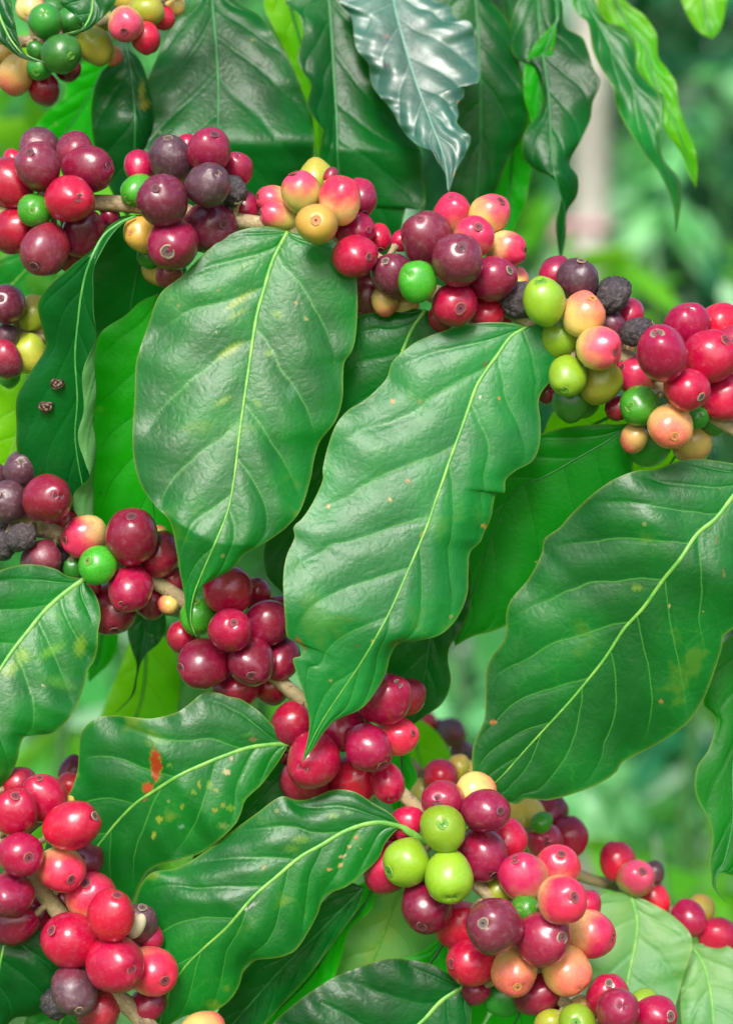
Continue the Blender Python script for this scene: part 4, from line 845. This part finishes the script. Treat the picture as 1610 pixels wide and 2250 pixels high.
def leafy_mat(name, c1, c2, tf, tcol, rough=0.22):
    m = NT(name); geo = m.n('ShaderNodeNewGeometry'); rnd = geo.outputs['Random Per Island']
    tc = m.n('ShaderNodeTexCoord'); nL = m.noise(tc.outputs['Object'], 2.2, 2)
    col = m.mix(m.math('ADD', m.math('MULTIPLY', rnd, 0.6), m.math('MULTIPLY', nL, 0.5)), c1, c2)
    col = m.mix(m.math('MULTIPLY', m.math('GREATER_THAN', m.math('FRACT', m.math('MULTIPLY', rnd, 17.3)), 0.86), 0.75), col, S('#b4d8bc'))
    b = m.n('ShaderNodeBsdfPrincipled'); m.l(col, b.inputs['Base Color']); b.inputs['Roughness'].default_value = rough
    tr = m.n('ShaderNodeBsdfTranslucent'); tr.inputs[0].default_value = tcol
    mx = m.n('ShaderNodeMixShader'); mx.inputs[0].default_value = tf
    m.l(b.outputs[0], mx.inputs[1]); m.l(tr.outputs[0], mx.inputs[2]); m.l(mx.outputs[0], m.out.inputs[0]); return m.m
CRM = {'dark': leafy_mat('crown_dark', S('#06301c'), S('#2c8050'), 0.2, (0.03, 0.35, 0.01, 1)),
       'mid': leafy_mat('crown_mid', S('#187a34'), S('#68b868'), 0.4, (0.10, 0.5, 0.01, 1)),
       'airy': leafy_mat('crown_airy', S('#2c9c4c'), S('#a4dca4'), 0.45, (0.3, 0.85, 0.25, 1)),
       'bright': leafy_mat('crown_bright', S('#2c8c18'), S('#7cc024'), 0.5, (0.30, 0.75, 0.02, 1))}
STEMG = rib_mat('young_stem', S('#2c5c24'), S('#44703c'))
DBARK = rib_mat('old_bark', S('#2c2820'), S('#4c443c'))
LEAFP = [(0,0,0),(0.25,0.14,0.02),(0.55,0.17,0.02),(0.82,0.09,0.0),(1,0,-0.05),(0.82,-0.09,0.0),(0.55,-0.17,0.02),(0.25,-0.14,0.02),(0.25,0,-0.03),(0.55,0,-0.02),(0.82,0,-0.03)]
LEAFF = [(0,8,1),(0,7,8),(1,8,9,2),(8,7,6,9),(2,9,10,3),(9,6,5,10),(3,10,4),(10,5,4)]
def crown_mesh(cx, cy, cz, rx, ry, rz, nleaf, size, seed, tiers=0):
    rs = np.random.RandomState(seed); V = []; F = []
    lp = np.array(LEAFP)
    nb = max(12, nleaf // 14); bases = []
    while len(bases) < nb:
        p = rs.uniform(-1, 1, 3)
        q = np.linalg.norm(p)
        if q < 1 and q > 0.25 + 0.3*rs.rand(): bases.append(p)
    for i in range(nleaf):
        p = bases[rs.randint(nb)] + rs.normal(0, 0.10, 3)
        c = np.array([cx + p[0]*rx, cy + p[1]*ry, cz + p[2]*rz])
        out = np.array([p[0], p[1], 0]) + rs.normal(0, 0.5, 3)*[1, 1, 0.1]; out /= max(np.linalg.norm(out), 1e-6)
        dirv = out * 0.8 + np.array([0, 0, rs.uniform(-0.9, 0.25)]); dirv /= np.linalg.norm(dirv)
        side = np.cross(dirv, [0, 0, 1]); side /= np.linalg.norm(side); nor = np.cross(side, dirv)
        ro = rs.normal(0, 0.45); side2 = side*math.cos(ro) + nor*math.sin(ro); nor2 = np.cross(side2, dirv)
        s = size * rs.uniform(0.7, 1.25)
        v = c + s*(lp[:, :1]*dirv + lp[:, 1:2]*side2*1.15 - lp[:, 2:3]*nor2 - (lp[:, :1]**2)*np.array([0, 0, 0.18]))
        o = len(V); V += v.tolist(); F += [tuple(k + o for k in f) for f in LEAFF]
    return V, F
def shrub(label, x, y, h, r, nleaf, size, mat, seed, group='coffee shrubs behind', z0=-0.5, name='coffee_shrub'):
    o = root(name, label, 'shrub', (x, y, 0), group)
    V, F = crown_mesh(x, y, (h+z0)/2, r, r, (h-z0)/2, nleaf, size, seed); mesh_obj('crown', V, F, CRM[mat], o, (x, y, h/2))
    rs = np.random.RandomState(seed); V = []; F = []
    for k in range(3 + seed % 3):
        a = rs.uniform(0, 6.28); e = np.array([x + math.cos(a)*r*0.6, y + math.sin(a)*r*0.6, h*0.85]); b = np.array([x, y, -0.05])
        tt = np.linspace(0, 1, 9)[:, None]; pts = b*(1-tt) + e*tt; pts[:, :2] = [x, y] + (pts[:, :2] - [x, y])*tt; pts += rs.normal(0, 0.012, pts.shape)*(tt > 0.1)
        v, f = tube(pts, list(np.linspace(0.010, 0.003, 9)), 8); oo = len(V); V += v; F += [tuple(q+oo for q in g2) for g2 in f]
    mesh_obj('trunk', V, F, DBARK, o, (x, y, 0))
    return o
def at(px, py, d):
    """world point seen through photo pixel (px,py) at distance d"""
    return CM @ Vector(((px-805)*K*d, -(py-1125)*K*d, -d))
#SHRUBS
for (px, d, h, r, nl, sz, mt, sd_, lab) in [
  (1420, 4.2, 2.5, 0.75, 2200, 0.10, 'dark', 101, 'dark shrub right of the pale post, filling the gap beside the hanging leaves'),
  (1180, 5.2, 2.6, 0.9, 1700, 0.14, 'dark', 102, 'dark shrub directly behind the pale post'),
  (1700, 3.6, 2.1, 0.7, 1700, 0.10, 'dark', 103, 'green shrub at the far right edge with pale shining leaves'),
  (700, 4.6, 2.6, 0.9, 1500, 0.14, 'dark', 104, 'dark shrub hidden mostly behind the central leaves'),
  (250, 3.8, 2.3, 0.8, 1500, 0.13, 'mid', 105, 'green shrub behind the top left cherries'),
  (-150, 3.0, 1.9, 0.7, 1200, 0.13, 'mid', 106, 'green shrub beyond the left edge cluster'),
  (2150, 5.5, 2.8, 1.0, 1500, 0.15, 'dark', 107, 'dark shrub at the back beyond the right edge'),
  (1560, 7.0, 2.9, 1.2, 2000, 0.15, 'mid', 108, 'distant green shrub far behind the right side'),
  (900, 7.5, 2.9, 1.3, 2000, 0.15, 'dark', 109, 'distant dark shrub far behind the centre'),
  (200, 7.0, 2.9, 1.3, 2000, 0.15, 'mid', 110, 'distant green shrub far behind the left side'),
  (-600, 6.5, 2.9, 1.2, 1500, 0.15, 'mid', 111, 'distant shrub far out beyond the left edge')]:
    p = at(px, 600, d); shrub(lab, p.x, p.y, h, r, nl, sz, mt, sd_)
# low bright young plants closer in
for (px, py, d, r, nl, sz, mt, sd_, lab) in [
  (1490, 640, 1.55, 0.055, 34, 0.055, 'bright', 120, 'bright yellow-green young plant behind the red cherries at the right'),
  (1220, 560, 2.9, 0.07, 40, 0.08, 'bright', 121, 'young bright plant at the foot of the pale post'),
  (1590, 330, 2.6, 0.12, 70, 0.07, 'airy', 122, 'young plant at the upper right edge'),
  (1500, 1890, 1.25, 0.03, 9, 0.06, 'bright', 124, 'low bright leaves behind the thread-tipped leaf at the right'),
  (1330, 1560, 2.25, 0.13, 260, 0.045, 'airy', 129, 'fine leaved green plant hiding the foot of the pale post'),
  (1500, 1700, 2.9, 0.20, 200, 0.07, 'bright', 130, 'low green plant further back at the right, above the spaced cherries'),
  (1500, 1560, 2.0, 0.06, 40, 0.06, 'dark', 131, 'dark plant in the gap below the broad right leaf'),
  (1280, 1840, 1.4, 0.02, 6, 0.05, 'bright', 128, 'yellowish leaves behind the blurred pink cherries'),
  (330, 1560, 1.7, 0.11, 40, 0.08, 'bright', 125, 'bright low plant seen between the left leaves'),
  (20, 280, 1.2, 0.05, 14, 0.09, 'bright', 126, 'pale green plant at the left edge below the top left cherries'),
  (1040, 1480, 1.8, 0.05, 14, 0.08, 'airy', 127, 'plant seen in the gap beside the central leaf')]:
    p = at(px, py, d); h = p.z + r
    o = root('young_coffee_plant', lab, 'plant', (p.x, p.y, 0), 'young coffee plants in the mid distance')
    V, F = crown_mesh(p.x, p.y, p.z, r, r, r, nl, sz, sd_); mesh_obj('crown', V, F, CRM[mt], o, (p.x, p.y, p.z))
    pts = [(p.x + 0.02*math.sin(k*1.3), p.y + 0.02*math.cos(k), -0.05 + (p.z + 0.05 + r*0.5)*k/8) for k in range(9)]
    v, f = tube(pts, list(np.linspace(0.005, 0.003, 9)), 8); mesh_obj('trunk', v, f, STEMG, o, (p.x, p.y, 0))

GRM = leafy_mat('grass_blades', S('#4cac40'), S('#b4dca4'), 0.4, (0.4, 0.85, 0.25, 1), 0.3)
# grass: uncountable
def grass():
    rs = np.random.RandomState(5); n = 26000
    Y = 2.0 + 7.5 * rs.rand(n) ** 1.3; X = (rs.rand(n) - 0.5) * (0.9 + 0.55 * Y)
    H = rs.uniform(0.08, 0.30, n) * (0.7 + 0.6*np.sin(X*3.1 + 1)*np.sin(Y*2.3)); H = np.abs(H) + 0.04
    A = rs.rand(n)*6.283; Wd = rs.uniform(0.004, 0.011, n); lean = rs.uniform(0.1, 0.9, n) * H
    dx, dy = np.cos(A), np.sin(A)
    V = np.zeros((n, 5, 3)); 
    V[:, 0] = np.stack([X - dy*Wd, Y + dx*Wd, 0*X - 0.01], 1); V[:, 1] = np.stack([X + dy*Wd, Y - dx*Wd, 0*X - 0.01], 1)
    V[:, 2] = np.stack([X + dx*lean*0.35 + dy*Wd*0.8, Y + dy*lean*0.35 - dx*Wd*0.8, H*0.6], 1); V[:, 3] = np.stack([X + dx*lean*0.35 - dy*Wd*0.8, Y + dy*lean*0.35 + dx*Wd*0.8, H*0.6], 1)
    V[:, 4] = np.stack([X + dx*lean, Y + dy*lean, H], 1)
    F = []
    for i in range(n): o = i*5; F.append((o, o+1, o+2, o+3)); F.append((o+3, o+2, o+4))
    g = mesh_obj('grass', V.reshape(-1, 3), F, GRM, None, (0, 5, 0), False)
    g['kind'] = 'stuff'; g['label'] = 'blurred bright green grass covering the plantation ground'; g['category'] = 'grass'
grass()
# pale post with a pink ribbon
def plain(name, c, c2, sc_=6, rough=0.6):
    m = NT(name); tc = m.n('ShaderNodeTexCoord'); n1 = m.noise(tc.outputs['Object'], sc_, 5, 0.65)
    b = m.n('ShaderNodeBsdfPrincipled'); m.l(m.mix(m.step(n1, 0.35, 0.7), c, c2), b.inputs['Base Color']); b.inputs['Roughness'].default_value = rough
    m.l(b.outputs[0], m.out.inputs[0]); return m.m
pp = at(1312, 400, 2.5); post = root('post', 'pale grey post with a pink ribbon, blurred behind the top right leaves', 'post', (pp.x, pp.y, 0))
pts = [(pp.x - 0.012*k/10, pp.y, -0.05 + 2.0*k/10) for k in range(11)]
v, f = tube(pts, [[0.0235*(1 - 0.015*k)*(1 + 0.05*math.sin(j*1.7 + k)) for j in range(20)] for k in range(11)], 20); mesh_obj('shaft', v, f, plain('post_grey', S('#8a887e'), S('#b0aca0'), 12), post, (pp.x, pp.y, 0))
rz = at(1312, 495, 2.5).z
pts = [(pp.x - 0.006, pp.y, rz - 0.004 + 0.008*k/3) for k in range(4)]
v, f = tube(pts, [0.0255]*4, 20); mesh_obj('ribbon', v, f, plain('ribbon_pink', S('#b06c80'), S('#c098a0'), 40), post, (pp.x, pp.y, rz))
kn = [(pp.x - 0.03 - 0.004*k, pp.y - 0.01, rz + 0.004 - 0.0022*k*k*0.4) for k in range(6)]
v, f = tube(kn, [0.005, 0.008, 0.007, 0.006, 0.006, 0.004], 8); mesh_obj('ribbon_tail', v, f, bpy.data.materials['ribbon_pink'], post, kn[0])
